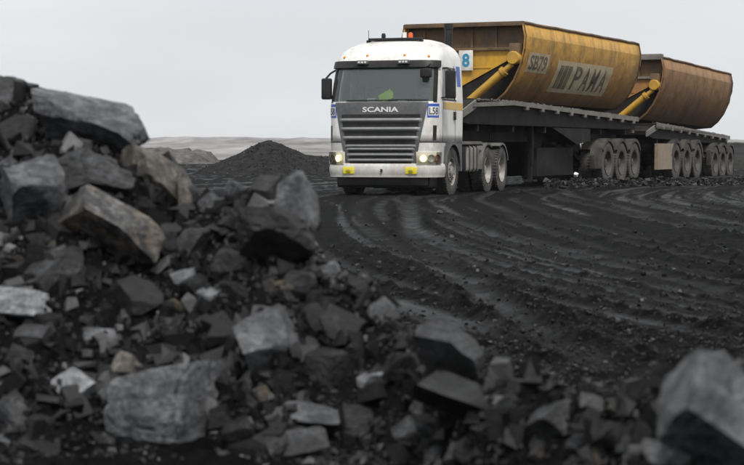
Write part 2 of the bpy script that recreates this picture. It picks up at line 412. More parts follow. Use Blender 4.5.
def grid_mesh(name, X, Y, Z, mat, attr=None, parent=None):
    nr, nc = X.shape
    me = bpy.data.meshes.new(name); me.vertices.add(nr*nc)
    me.vertices.foreach_set('co', np.stack([X, Y, Z], -1).reshape(-1).astype(np.float32))
    a = (np.arange(nr-1)[:,None]*nc + np.arange(nc-1)[None]).reshape(-1)
    q = np.stack([a, a+1, a+nc+1, a+nc], -1)
    me.loops.add(q.size); me.loops.foreach_set('vertex_index', q.reshape(-1).astype(np.int32))
    me.polygons.add(len(q)); me.polygons.foreach_set('loop_start', (np.arange(len(q))*4).astype(np.int32))
    me.polygons.foreach_set('use_smooth', np.ones(len(q), bool))
    if attr is not None:
        at = me.attributes.new('compacted', 'FLOAT', 'POINT'); at.data.foreach_set('value', attr.reshape(-1).astype(np.float32))
    me.update(calc_edges=True); me.validate()
    return link(name, me, mat, parent)

def groundmat():
    m, t, b = nodes('coal_yard_ground'); mp = coords(t, (1,1,1), False)
    n1 = noise(t, mp, 1.3, 8, .7); n2 = noise(t, mp, 11, 9, .85); n3 = noise(t, mp, 38, 6, .8)
    at = t.nodes.new('ShaderNodeAttribute'); at.attribute_name = 'compacted'
    loose = ramp(t, [(.36, (.0025,.0025,.0027)), (.52, (.006,.006,.0063)), (.68, (.019,.019,.0197))]); t.links.new(n2.outputs[0], loose.inputs[0])
    packed = ramp(t, [(.34, (.014,.0143,.0152)), (.66, (.056,.057,.060))]); t.links.new(n1.outputs[0], packed.inputs[0])
    ml = t.nodes.new('ShaderNodeMath'); ml.operation = 'MULTIPLY'
    rr = ramp(t, [(.34, (.30,.30,.30)), (.56, (1,1,1))]); t.links.new(n1.outputs[0], rr.inputs[0])
    t.links.new(at.outputs['Fac'], ml.inputs[0]); t.links.new(rr.outputs[0], ml.inputs[1])
    c = mixc(t, ml.outputs[0], loose.outputs[0], packed.outputs[0])
    r3 = ramp(t, [(.34, (.35,.35,.35)), (.66, (1.35,1.35,1.35))]); t.links.new(n3.outputs[0], r3.inputs[0])
    c = mixc(t, .85, c, r3.outputs[0], 'MULTIPLY'); t.links.new(c, b.inputs['Base Color'])
    rg_ = ramp(t, [(0, (.75,.75,.75)), (1, (.46,.46,.46))]); t.links.new(ml.outputs[0], rg_.inputs[0]); t.links.new(rg_.outputs[0], b.inputs['Roughness'])   # damp, rolled smooth
    sg2 = ramp(t, [(0, (.06,.06,.06)), (1, (.26,.26,.26))]); t.links.new(ml.outputs[0], sg2.inputs[0]); t.links.new(sg2.outputs[0], b.inputs['Specular IOR Level'])
    ad = t.nodes.new('ShaderNodeMath'); ad.operation = 'ADD'; t.links.new(n2.outputs[0], ad.inputs[0]); t.links.new(n3.outputs[0], ad.inputs[1])
    bump(t, b, ad.outputs[0], 1.0, .05)
    return m
M_GROUND = groundmat()
ry = np.concatenate([np.linspace(-60, 4, 20), ZC*F/np.linspace(1/ (1/ (ZC*F/4.2)), 16, 640)])   # row spacing follows the perspective
ry = np.unique(np.concatenate([ry, np.linspace(118, 1450, 60)])); ry.sort()
uu = np.concatenate([np.linspace(-3.2, -.34, 40, endpoint=False), np.linspace(-.34, .34, 460), np.linspace(.34, 3.2, 41)[1:]])
Yg = np.repeat(ry[:,None], len(uu), 1); Xg = uu[None]*(np.abs(Yg)*1.0+1.5)
Hg, Tg = ground_h(Xg, Yg)
tag(grid_mesh('ground', Xg, Yg, Hg, M_GROUND, Tg), kind='structure')

# far pale land and nearer banks
def bankmat(name, lo, hi, sc, stretch=(1,1,1)):
    m, t, b = nodes(name); mp = coords(t, stretch, False); n = noise(t, mp, sc, 8, .7)
    r = ramp(t, [(.35, lo), (.65, hi)]); t.links.new(n.outputs[0], r.inputs[0]); t.links.new(r.outputs[0], b.inputs['Base Color'])
    b.inputs['Roughness'].default_value = .9; b.inputs['Specular IOR Level'].default_value = .1; bump(t, b, n.outputs[0], .4, .3); return m
def terrain(name, xs, ys, fn, mat, kind='structure'):
    X, Y = np.meshgrid(xs, ys); return tag(grid_mesh(name, X, Y, fn(X, Y), mat), kind=kind)
sm = lambda t: np.clip(t,0,1)**2*(3-2*np.clip(t,0,1))
terrain('far_plain', np.linspace(-700, 700, 420), np.geomspace(125, 1000, 110),
        lambda X, Y: -.25+sm((Y-125)/40)*.45 + sm((Y-300)/620)*(4.2-.0028*X) + 3.6*fbm2(X*.018, Y*.008, 4)*sm((Y-260)/500) + .9*fbm2(X*.09, Y*.03, 4)*sm((Y-150)/300),
        bankmat('pale_spoil', (.10,.097,.095), (.34,.33,.32), .055, (1,.16,1)))
terrain('tan_spoil_bank', np.linspace(-32, -8, 90), np.linspace(104, 122, 40),
        lambda X, Y: -.4 + 1.08*sm((X+30)/7)*sm((-9.0-X)/1.6)*np.exp(-((Y-114)/4.)**4)*(1+.5*fbm2(X*.35, Y*.3, 4)) + .5*fbm2(X*1.1, Y, 4) + .2*fbm2(X*4, Y*3, 3),
        bankmat('tan_spoil', (.05,.049,.048), (.15,.145,.135), 1.6))
terrain('dark_coal_bank', np.linspace(6, 60, 160), np.linspace(78, 112, 60),
        lambda X, Y: -.4 + (1.35+.45*sm((X-15.5)/8))*sm((X-7)/7)*np.exp(-((Y-95)/10.)**4)*(1+.25*fbm2(X*.3, Y*.2, 4)) + .22*fbm2(X*1.2, Y, 4),
        bankmat('bank_coal', (.0120,.0120,.0120), (.0375,.0368,.0353), .8))
def cone(X, Y):
    d = np.sqrt(((X+3.95)/1.0)**2 + ((Y-70)/1.2)**2)
    a = 1.36 - .47*np.sqrt(d*d+.05)
    ridge = .78 - .42*np.sqrt(((Y-71)/1.1)**2+.04) - .10*np.clip(-X-2.6, 0, 9)**2*1.5 - .02*np.clip(X-1, 0, 9)**2
    h = np.maximum(a, ridge) + .10*fbm2(X*1.1, Y*1.1, 4) + .05*fbm2(X*5, Y*5, 3)
    return np.maximum(h, -.3)
terrain('coal_heap', np.linspace(-9, 7, 260), np.linspace(62, 80, 200), cone, bankmat('heap_coal', (.008,.008,.0085), (.030,.030,.0312), 4.))

# ------------------------------------------------------------------ FOREGROUND MOUND
RID = [(-260,8.3,120),(-120,8.3,105),(0,8.2,98),(60,8.0,102),(110,7.9,112),(150,7.8,150),(180,7.7,185),(215,7.5,212),(300,7.2,215),(325,7.05,262),(365,6.8,298),(420,6.3,338),(470,5.9,386),
       (550,5.5,398),(640,5.15,408),(690,5.0,396),(744,4.9,385),(860,4.8,380),(1000,4.8,390),(1300,4.8,400)]
RX = np.array([(p-CX)/F*z for p, z, y in RID]); RY = np.array([z for p, z, y in RID]); RZ = np.array([ZC-(y-HZ)/F*z for p, z, y in RID])
def mound_h(X, Y):
    yr = np.interp(X, RX, RY); zr = np.interp(X, RX, RZ)
    front = zr - .72*np.sqrt(np.clip(yr-Y, 0, None)**2+.02) + .10
    back = zr - .80*np.clip(Y-yr, 0, None)
    h = np.where(Y < yr, front, back)
    return h + .10*fbm2(X*2.2, Y*2.2, 3) + .06*fbm2(X*7, Y*7, 3) + .045*np.clip(fbm2(X*19, Y*19, 3), -.1, 1)
def moundmat():
    m, t, b = nodes('coal_fines'); mp = coords(t, (1,1,1), False)
    n1 = noise(t, mp, 5, 8, .75); n2 = noise(t, mp, 40, 5, .7)
    r = ramp(t, [(.3, (.004,.004,.0042)), (.52, (.0085,.0085,.0088)), (.75, (.024,.024,.0245))]); t.links.new(n1.outputs[0], r.inputs[0])
    r2 = ramp(t, [(.3, (.5,.5,.5)), (.7, (1.3,1.3,1.3))]); t.links.new(n2.outputs[0], r2.inputs[0])
    t.links.new(mixc(t, .8, r.outputs[0], r2.outputs[0], 'MULTIPLY'), b.inputs['Base Color'])
    b.inputs['Roughness'].default_value = .8; b.inputs['Specular IOR Level'].default_value = .08
    ad = t.nodes.new('ShaderNodeMath'); ad.operation = 'ADD'; t.links.new(n1.outputs[0], ad.inputs[0]); t.links.new(n2.outputs[0], ad.inputs[1])
    bump(t, b, ad.outputs[0], .9, .04); return m
M_MOUND = moundmat()
Xm, Ym = np.meshgrid(np.linspace(-3.2, 2.4, 480), np.linspace(3.4, 9.6, 440))
tag(grid_mesh('rubble_mound', Xm, Ym, np.maximum(mound_h(Xm, Ym), -.35), M_MOUND), kind='structure')
MX, MY = Xm[0], Ym[:,0]

def hit(px, py):
    """where the sight line through a point of the picture meets the mound (or, past its crest, the crest's distance)"""
    Z = np.arange(3.6, 9.5, .02); X = (px-CX)/F*Z; z = ZC-(py-HZ)/F*Z
    k = np.nonzero(z <= mound_h(X, Z))[0]
    Zi = Z[k[0]] if len(k) else float(np.interp((px-CX)/F*7, RX, RY))
    return np.array([(px-CX)/F*Zi, Zi, ZC-(py-HZ)/F*Zi]), Zi, len(k) > 0

# ------------------------------------------------------------------ ROCKS
def ico(sub):
    bm = bmesh.new(); bmesh.ops.create_icosphere(bm, subdivisions=sub, radius=1)
    v = np.array([x.co[:] for x in bm.verts]); f = np.array([[a.index for a in p.verts] for p in bm.faces]); bm.free(); return v, f
ICO = {k: ico(k) for k in (1, 2, 4, 5)}
def rock_verts(seed, sub, planes=5, rough=.03, dmin=.40, dmax=.64, chips=14):
    """a fractured block: a ball cut by six roughly square joint planes, a few odd ones and small corner chips"""
    rs = np.random.RandomState(seed); v = ICO[sub][0].copy()
    Q = np.linalg.qr(rs.normal(size=(3,3)))[0]
    N = np.concatenate([Q, -Q]) + rs.normal(size=(6,3))*.20
    cuts = [(n/np.linalg.norm(n), rs.uniform(dmin, dmax)) for n in N]
    for k in range(planes):
        n = rs.normal(size=3); cuts.append((n/np.linalg.norm(n), rs.uniform(dmax-.06, dmax+.14)))
    for rnd in range(2):
        for n, d in cuts:
            s = v@n; k = s > d; v[k] -= np.outer(s[k]-d, n)
    if sub >= 4:
        for c in range(chips):
            n = rs.normal(size=3); n /= np.linalg.norm(n); s = v@n; d = s.max()-rs.uniform(.015, .09); k = s > d; v[k] -= np.outer(s[k]-d, n)
        nn = v/np.linalg.norm(v, axis=1)[:,None]; o = seed*3.7 % 50; ax = Q[0]
        lay = (v@ax)*6+1.6*vn3(v*1.7+o+4); v = v*(1-.035*(np.abs((lay % 1)-.5) < .10)*(vn3(v*1.3+o+8) > -.05))[:,None]   # bedding cracks
        v = v + nn*(rough*.8*vn3(v*3.1+o) + rough*.9*vn3(v*8+o) + rough*.7*vn3(v*19+o))[:,None]
    return v
def mesh_np(name, v, f, mat, flat=False, ang=20):
    me = bpy.data.meshes.new(name); me.vertices.add(len(v)); me.vertices.foreach_set('co', v.reshape(-1).astype(np.float32))
    me.loops.add(f.size); me.loops.foreach_set('vertex_index', f.reshape(-1).astype(np.int32))
    me.polygons.add(len(f)); me.polygons.foreach_set('loop_start', (np.arange(len(f))*3).astype(np.int32))
    me.update(calc_edges=True); me.validate()
    if flat: me.polygons.foreach_set('use_smooth', np.zeros(len(me.polygons), bool))
    else: smooth(me, ang)
    if mat: me.materials.append(mat)
    return me
def rotm(rs):
    return np.array(Euler((rs.uniform(0,6.28), rs.uniform(0,6.28), rs.uniform(0,6.28))).to_matrix())
def big_rock(px, py, wd, ht, tone, seed, label, roll=0, name='coal_rock', deep=.9, dz=0.0, planes=4, sub=5, asp=1.0, under=None, top=None):
    """a block whose outline is wd x ht (in picture pixels at its own distance); roll tilts it in degrees"""
    p, Z, ok = hit(px, py); Z += dz
    p = np.array([(px-CX)/F*Z, Z, ZC-(py-HZ)/F*Z])
    rs = np.random.RandomState(seed); s = Z/F
    v = rock_verts(seed, sub, planes, .034) @ rotm(rs).T
    e = (v.max(0)-v.min(0)); v = (v-(v.max(0)+v.min(0))/2)/e
    for nrm, d in (((0,-.72,-.70), under), ((.12,-.50,.86), top)):      # undercut belly, tilted upper face
        if d is not None:
            nrm = np.array(nrm); sd_ = v@nrm; kk = sd_ > d; v[kk] -= np.outer(sd_[kk]-d, nrm)
    c, sn = math.cos(R(roll)), math.sin(R(roll))
    W, H = wd*s, ht*s
    v = v*np.array([W*asp, deep*.5*(W+H), H/asp])
    v = np.stack([v[:,0]*c-v[:,2]*sn, v[:,1], v[:,0]*sn+v[:,2]*c], -1)
    k = np.stack([np.abs(v).max(0)]); v[:,0] *= W/2/k[0,0]; v[:,2] *= H/2/k[0,2]
    o = link(name, mesh_np(name, v, ICO[sub][1], ROCK[tone]), None)
    o.location = p
    return tag(o, label, 'rock')
B = big_rock
B(46, 100, 150, 56, 'mid', 11, 'topmost dark grey slab on the crest of the left rubble pile', -16, dz=.35, asp=1.35, top=.28)
B(6, 108, 60, 66, 'mid', 61, 'dark block at the left edge just under the topmost slab', 10, dz=.1)
B(86, 130, 126, 84, 'light', 8, 'largest grey overhanging block near the top of the left pile', -20, dz=-.05, under=.24, top=.36)
B(36, 200, 82, 92, 'light', 31, 'tall grey block left of the cream stained boulder', 20, dz=-.1, under=.22)
B(90, 178, 90, 62, 'mid', 14, 'grey wedge tucked under the big overhanging block', -24)
B(112, 230, 116, 92, 'patch', 47, 'large boulder with cream and rust stains at mid height of the left pile', -32, dz=-.2, under=.14, top=.26)
B(160, 182, 80, 96, 'brown', 58, 'brown grey leaning slab on the right shoulder of the left pile', -52, asp=1.5)
B(186, 205, 20, 76, 'brown', 63, 'thin brown upright sliver beside the leaning slab', 12)
B(8, 172, 40, 36, 'light', 71, 'small grey block at the left edge beside the tall block', 0)
B(12, 304, 88, 42, 'pale', 19, 'pale flat rock cut by the left edge of the picture', -8)
B(40, 278, 62, 44, 'mid', 83, 'grey lump above the pale flat rock at the left edge', 12)
B(62, 262, 50, 40, 'mid', 77, 'dull grey chunk below the tall grey block', -10)
B(70, 391, 54, 46, 'pale', 23, 'pale grey angular rock near the lower left corner', 6)
B(36, 344, 44, 40, 'mid', 91, 'brownish dark lump below the pale flat rock', 0)
B(96, 340, 46, 30, 'light', 93, 'grey rock with a tan end in the middle of the left slope', -10)
B(128, 371, 38, 40, 'brown', 95, 'small squared brown rock above the big front slab', 4)
B(172, 416, 134, 112, 'light', 37, 'big broad slab at the front of the lower left pile', 14, dz=-.1)
B(272, 350, 80, 96, 'light', 103, 'upright grey block in the middle of the rubble slope', 22, dz=-.05, under=.24, top=.30)
B(295, 208, 50, 76, 'light', 29, 'tall light grey pointed rock standing on the middle crest', 12, dz=-.08)
B(268, 196, 44, 52, 'dark', 108, 'dark jagged block leaning on the tall pointed rock', -30)
B(238, 200, 36, 44, 'light', 110, 'grey stone left of the tall pointed rock', 18)
B(210, 208, 26, 32, 'light', 112, 'small grey stone at the notch of the crest', 0)
B(272, 240, 88, 70, 'dark', 117, 'big black boulder under the tall pointed rock', -20, dz=-.15, under=.2)
B(184, 279, 28, 24, 'pale', 121, 'small pale stone on the slope right of the cream stained boulder', 10)
B(213, 296, 36, 20, 'pale', 125, 'small flat pale stone left of the upright grey block', -6)
B(300, 284, 36, 30, 'mid', 129, 'grey stone below the big black boulder', 5)
B(326, 274, 30, 36, 'light', 131, 'grey shard on the edge of the slope beside the road', -40)
B(345, 328, 60, 50, 'dark', 133, 'dark block on the slope edge above the small pale stone', -25)
B(382, 318, 42, 44, 'mid', 135, 'narrow grey block at the slope edge facing the road', -50)
B(316, 318, 46, 34, 'dark', 137, 'black block right of the upright grey block', 10)
B(376, 381, 40, 24, 'pale', 139, 'small pale bluish stone in the lower middle rubble', 8)
B(298, 416, 84, 34, 'light', 141, 'flat grey slab lying at the bottom middle', -8)
B(296, 452, 74, 48, 'mid', 143, 'grey pyramid shaped block cut by the bottom edge', 0)
B(452, 352, 74, 68, 'mid', 145, 'block with a bright tilted top face right of the middle', -38, dz=-.05, under=.12, top=.22)
B(464, 404, 108, 60, 'dark', 147, 'wide dark slab with a sharp upper edge in the lower middle', -14, dz=-.15, asp=1.35, under=.16, top=.24)
B(352, 424, 56, 44, 'dark', 149, 'dark chunk between the flat slab and the wide dark slab', 20)
B(420, 440, 60, 44, 'mid', 151, 'grey chunk below the wide dark slab', -12)
B(494, 432, 36, 30, 'mid', 153, 'grey stone below the right end of the wide dark slab', 0)
B(508, 404, 30, 16, 'light', 155, 'flat light stone at the right tip of the wide dark slab', -6)
B(718, 416, 142, 140, 'light', 163, 'huge blurred boulder in the lower right corner', 28, dz=-1.15, name='boulder')
B(668, 456, 58, 30, 'light', 159, 'low grey stone in front of the huge corner boulder', -14, dz=-1.2)
B(672, 418, 56, 50, 'dark', 161, 'dark lump against the left side of the huge corner boulder', 0, dz=-.15)
B(560, 424, 70, 44, 'mid', 163, 'dim grey block at the bottom right of centre', 10)
B(620, 440, 60, 40, 'dark', 165, 'black block left of the huge corner boulder at the bottom', -10)
B(14, 420, 50, 60, 'mid', 167, 'dull block in the lower left corner', 20)
B(240, 440, 40, 44, 'dark', 169, 'dark chunk between the broad slab and the pyramid block', 0)

B(20, 138, 52, 48, 'dark', 201, 'black block in the shadow left of the big overhanging block', 12)
B(150, 236, 60, 52, 'dark', 203, 'black block right of the cream stained boulder', -20, dz=.05)
B(60, 232, 40, 40, 'dark', 205, 'black block wedged between the tall grey block and the stained boulder', 0, dz=.05)
B(196, 246, 44, 38, 'mid', 207, 'dark grey block below the notch of the crest', 14)
B(232, 268, 50, 40, 'mid', 209, 'dark grey block left of the big black boulder', -18)
B(130, 300, 70, 54, 'dark', 211, 'large black block below the cream stained boulder', 10)
B(222, 330, 46, 38, 'dark', 213, 'black block left of the upright grey block', -10)
B(168, 326, 40, 34, 'mid', 215, 'dark grey chunk above the big broad front slab', 22)
B(330, 372, 56, 46, 'dark', 217, 'black block below right of the upright grey block', -16)
B(404, 372, 44, 42, 'dark', 219, 'black block left of the block with the bright top face', 14)
B(30, 452, 60, 40, 'dark', 221, 'black block at the bottom left corner', 0)
B(108, 448, 44, 38, 'mid', 223, 'dark grey block left of the big broad front slab', 16)

# countable lumps strewn over the mound: 230 individuals sharing a few meshes
LUMP = {}
for tone in ROCK:
    LUMP[tone] = [mesh_np('coal_lump', rock_verts(900+k*7+len(tone), 4, 4, .04)@rotm(np.random.RandomState(k)).T, ICO[4][1], LROCK[tone]) for k in range(5)]
TONES = ['dark']*9 + ['mid']*9 + ['light']*4 + ['brown']*2 + ['pale']*1 + ['patch']*2
KIND = {'dark': 'black coal lump', 'mid': 'dull dark grey lump', 'light': 'mid grey stone', 'brown': 'brownish stone', 'pale': 'pale bluish stone', 'patch': 'mottled stone'}
ANCH = [(48,92,'topmost slab'),(88,128,'big overhanging block'),(34,200,'tall grey block'),(112,228,'cream stained boulder'),(160,172,'brown leaning slab'),(12,304,'pale flat rock at the left edge'),
        (70,391,'pale angular rock'),(172,414,'big broad front slab'),(272,350,'upright grey block'),(295,208,'tall pointed rock'),(272,240,'big black boulder'),(376,381,'small pale bluish rock'),
        (298,416,'flat slab at bottom middle'),(452,352,'block with the bright top face'),(464,404,'wide dark slab'),(712,412,'huge corner boulder'),(560,424,'dim grey block bottom right')]
LUMPS = {}
n = 0
rs = np.random.RandomState(21)
while n < 230:
    px = rs.uniform(-30, 780); lim = np.interp(px, [r[0] for r in RID], [r[2] for r in RID])
    py = rs.uniform(lim+6, 490)
    if px > 480 and rs.rand() < .35: continue
    p, Z, ok = hit(px, py)
    if not ok: continue
    tone = TONES[rs.randint(len(TONES))]
    o = bpy.data.objects.new('coal_lump', LUMP[tone][rs.randint(5)]); COL.objects.link(o)
    s = (6.0+15*rs.rand()**2.0)*Z/F
    o.scale = (s*rs.uniform(.85,1.3), s*rs.uniform(.8,1.2), s*rs.uniform(.6,.95))
    o.rotation_euler = (rs.uniform(-.5,.5), rs.uniform(-.5,.5), rs.uniform(0,6.28))
    o.location = (p[0], p[1], p[2]+s*.12)
    d, ax_, ay_, an = min((math.hypot(px-a, py-b), px-a, py-b, nm) for a, b, nm in ANCH)
    side = ('right of' if ax_ > 0 else 'left of') if abs(ax_) > abs(ay_) else ('below' if ay_ > 0 else 'above')
    LUMPS.setdefault((tone, side, an), []).append((d, o)); n += 1
ORD = ['', 'second ', 'third ', 'fourth ', 'fifth ', 'sixth ', 'seventh ', 'eighth ', 'ninth ', 'tenth ']
for (tone, side, an), lst in LUMPS.items():
    lst.sort(key=lambda q: q[0])
    for k, (d, o) in enumerate(lst):
        pre = 'lone ' if len(lst) == 1 else ORD[min(k, 9)] + 'nearest '
        tag(o, '%s%s %s the %s' % (pre, KIND[tone], side, an), 'rock', 'lumps strewn over the foreground rubble')

def scatter(name, pts, size, mat, seed, sub=1, label=None, cat='gravel', parent=None):
    rs = np.random.RandomState(seed); N = len(pts)
    if sub == 1:                                             # small chips: jittered eight cornered blocks
        c8 = np.array([(x, y, z) for x in (-1,1) for y in (-1,1) for z in (-1,1)], float)
        base = [np.clip(c8*rs.uniform(.45, 1, 3)+rs.uniform(-.42, .42, (8,3)), -1, 1)*.75 for k in range(24)]
        q = [(0,1,3,2),(4,6,7,5),(0,4,5,1),(2,3,7,6),(0,2,6,4),(1,5,7,3)]
        f0 = np.array([t for a, b, c, d in q for t in ((a,b,c),(a,c,d))])
    else:
        base = [rock_verts(3000+seed*13+k, sub, 4, .03) for k in range(24)]; f0 = ICO[sub][1]
    nv = len(base[0]); V = np.empty((N, nv, 3))
    ids = rs.randint(24, size=N)
    a = rs.uniform(0, 6.28, N); b = rs.uniform(-.7, .7, N); ca, sa, cb, sb = np.cos(a), np.sin(a), np.cos(b), np.sin(b)
    v = np.array(base)[ids]*(size[:,None]*rs.uniform(.42, 1.35, (N,3)))[:,None,:]
    y = v[:,:,1]*cb[:,None]-v[:,:,2]*sb[:,None]; z = v[:,:,1]*sb[:,None]+v[:,:,2]*cb[:,None]
    V[:,:,0] = v[:,:,0]*ca[:,None]-y*sa[:,None]+pts[:,None,0]; V[:,:,1] = v[:,:,0]*sa[:,None]+y*ca[:,None]+pts[:,None,1]; V[:,:,2] = z+pts[:,None,2]
    Fc = (f0[None]+(np.arange(N)*nv)[:,None,None]).reshape(-1, 3)
    me = mesh_np(name, V.reshape(-1,3), Fc, mat, True)
    at = me.attributes.new('lump_tone', 'FLOAT', 'POINT'); at.data.foreach_set('value', np.repeat(rs.rand(N), nv).astype(np.float32))
    return tag(link(name, me, None, parent), label, cat, kind='stuff')
def gravelmat(name, stops, rough=.65):
    m, t, b = nodes(name); at = t.nodes.new('ShaderNodeAttribute'); at.attribute_name = 'lump_tone'
    r = ramp(t, stops); t.links.new(at.outputs['Fac'], r.inputs[0])
    mp = coords(t, (1,1,1), False); n = noise(t, mp, 60, 4, .7); r2 = ramp(t, [(.3,(.6,.6,.6)),(.7,(1.2,1.2,1.2))]); t.links.new(n.outputs[0], r2.inputs[0])
    t.links.new(mixc(t, .8, r.outputs[0], r2.outputs[0], 'MULTIPLY'), b.inputs['Base Color'])
    b.inputs['Roughness'].default_value = rough; b.inputs['Specular IOR Level'].default_value = .22; bump(t, b, n.outputs[0], .5, .01); return m
M_GRAV = gravelmat('rubble_bits', [(0,(.006,.006,.0062)),(.6,(.013,.013,.0134)),(.86,(.032,.032,.0325)),(.96,(.07,.07,.071)),(1,(.16,.162,.166))], .5)
M_GRAVR = gravelmat('road_gravel_bits', [(0,(.004,.004,.0042)),(.55,(.009,.009,.0094)),(.86,(.024,.024,.025)),(.97,(.06,.06,.061)),(1,(.13,.13,.132))], .55)
N = 34000
X = rs.uniform(-2.4, 1.8, N); yr = np.interp(X, RX, RY); Y = yr + rs.uniform(-2.6, .45, N); H = mound_h(X, Y)
k = H > -.25; H = np.maximum(H, .0); X, Y, H = X[k], Y[k], H[k]
sz = .004 + .018*rs.rand(len(X))**2.6
scatter('rubble', np.stack([X, Y, H+sz*.25], -1), sz, M_GRAV, 5, 1, 'loose coal rubble between the larger rocks of the foreground pile', 'rubble')
N = 5200
X = rs.uniform(-2.3, 1.7, N); yr = np.interp(X, RX, RY); Y = yr + rs.uniform(-2.2, .35, N); H = mound_h(X, Y); k = H > -.1; X, Y, H = X[k], Y[k], H[k]
sz = .014 + .060*rs.rand(len(X))**2.6
scatter('broken_coal', np.stack([X, Y, H+sz*.2], -1), sz, M_GRAV, 6, 1, 'fist sized broken coal filling the gaps in the foreground pile', 'rubble')
# gravel on the haul road, thinning with distance
N = 60000
Zr = ZC*F/rs.uniform(50, 262, N); X = rs.uniform(-.26, .26, N)*(Zr+1); Hh, Tt = ground_h(X, Zr)
k = (rs.rand(N) > Tt*.93) & (rs.rand(N) < np.interp(Zr, [7,10.5,14,30], [1,.8,.28,.12])) & (mound_h(X, Zr) < Hh+.02); X, Zr, Hh = X[k], Zr[k], Hh[k]
sz = (.004+.016*rs.rand(len(X))**4)*np.clip(Zr/10, .8, 1.6)
scatter('road_gravel', np.stack([X, Zr, Hh+sz*.2], -1), sz, M_GRAVR, 8, 1, 'fine black coal gravel strewn over the haul road', 'gravel')
# windrow of stones along the trailers
N = 5200
u = rs.rand(N); px = 545+215*u; Zw = 47.6+4.4*u + rs.normal(0, .8, N); X = (px-CX)/F*Zw; Hh, _ = ground_h(X, Zw)
sz = .015+.085*rs.rand(N)**3.5; hump = .20*np.exp(-((Zw-47.8-4.4*u)/.8)**2)*(.6+.8*rs.rand(N))
scatter('stone_windrow', np.stack([X, Zw, Hh+hump*.6], -1), sz, M_GRAVR, 9, 1, 'row of loose stones along the ground in front of the trailer wheels', 'stones')
# bits on the coal heap
N = 5000
X = rs.uniform(-8.5, 4, N); Y = rs.uniform(65, 71, N); H = cone(X, Y); k = H > .02; X, Y, H = X[k], Y[k], H[k]
scatter('heap_lumps', np.stack([X, Y, H], -1), .012+.04*rs.rand(len(X))**3, M_GRAVR, 10, 1, 'small coal lumps covering the conical heap', 'coal')

# a few pieces on the road one can pick out
for px, py, s, tone, lab in [(552,381,11,'mid','grey stone on the road left of the two small ones'),(534,378,7,'mid','small stone lying at the near edge of the road'),(619,327,6,'light','lone light stone on the wheel tracks'),
                             (575,384,6,'mid','small stone near the foreground rubble, rightmost on the road edge'),(601,331,5,'mid','small dark stone beside the lone light one'),(440,214,5,'mid','small clod on the road below the front wheel')]:
    Z = ZC*F/(py-HZ); sc_ = s*Z/F
    o = bpy.data.objects.new('road_stone', LUMP[tone][s % 5]); COL.objects.link(o); o.scale = (sc_, sc_*.8, sc_*.6)
    o.location = ((px-CX)/F*Z, Z, float(ground_h(np.array([(px-CX)/F*Z]), np.array([Z]))[0][0])+sc_*.2); o.rotation_euler = (0,.2,s)
    tag(o, lab, 'stone', 'single stones on the road')

# ------------------------------------------------------------------ WHEELS (shared meshes)
RT = .525
def tyre_mesh(name, mat, wd=.30, lugs=44):
    mb = MB(); h = wd/2
    prof = [(.30,-h*.86),(.36,-h*.98),(.44,-h),(.495,-h*.95),(RT-.010,-h*.80),(RT,-h*.5),(RT,h*.5),(RT-.010,h*.80),(.495,h*.95),(.44,h),(.36,h*.98),(.30,h*.86),(.30,-h*.86)]
    mb.lathe(prof, (0,0,0), 48)
    for k in range(lugs):                                   # shoulder tread blocks
        a = 2*math.pi*k/lugs
        for sx in (-1, 1):
            m = Matrix.Rotation(a, 4, 'X')
            mb.box(*sorted((sx*h*.42, sx*h*.93)), -.022, .022, RT-.035, RT+.010, mtx=m)
    me = mb.mesh(name, 40); me.materials.append(mat); return me
def rim_mesh(name, mat, dish):
    """dish > 0: deep dished outer dual rim; dish < 0: steer wheel rim that stands proud. +x is outward"""
    mb = MB()
    if dish > 0: prof = [(.31,.15),(.295,.14),(.285,.10),(.265,-.02),(.25,-.06),(.17,-.075),(.14,-.07),(.135,.02),(.11,.03),(.105,.085),(.05,.095),(0.001,.095)]
    else: prof = [(.31,.14),(.295,.135),(.285,.06),(.26,.05),(.20,.115),(.15,.125),(.12,.125),(.115,.15),(.08,.165),(0.001,.168)]
    mb.lathe(prof, (0,0,0), 40)
    return_mesh = mb.mesh(name, 35); return_mesh.materials.append(mat); return return_mesh
def nuts_mesh(name, mat, x, rad=.165):
    mb = MB()
    for k in range(10):
        a = 2*math.pi*k/10; c = Vector((x, rad*math.cos(a), rad*math.sin(a)))
        mb.tube([c, c+Vector((.035,0,0))], .016, 6)
    for k in range(10):                                    # hand holes as dark proud-edged ovals
        pass
    me = mb.mesh(name); me.materials.append(mat); return me
def holes_mesh(name, mat, x, rad=.225, r=.028, tilt=0):
    mb = MB()
    for k in range(10):
        a = 2*math.pi*(k+.5)/10; c = Vector((x, rad*math.cos(a), rad*math.sin(a)))
        mb.tube([c-Vector((.012,0,0)), c+Vector((.006,0,0))], r, 10)
    me = mb.mesh(name); me.materials.append(mat); return me
TY = tyre_mesh('tyre', M_TYRE); TY2 = tyre_mesh('tyre', M_TYRE2)
RIMF = rim_mesh('rim', M_RIM, -1); RIMD = rim_mesh('rim', M_RIM, 1); RIMT = rim_mesh('rim', M_RIM2, 1)
NUTF = nuts_mesh('wheel_nuts', M_RIM2, .12); NUTD = nuts_mesh('wheel_nuts', M_RIM2, -.075); NUTT = nuts_mesh('wheel_nuts', M_CHAS, -.075)
HOLF = holes_mesh('rim_holes', M_BLACK, .098); HOLD = holes_mesh('rim_holes', M_BLACK, -.063, .215)
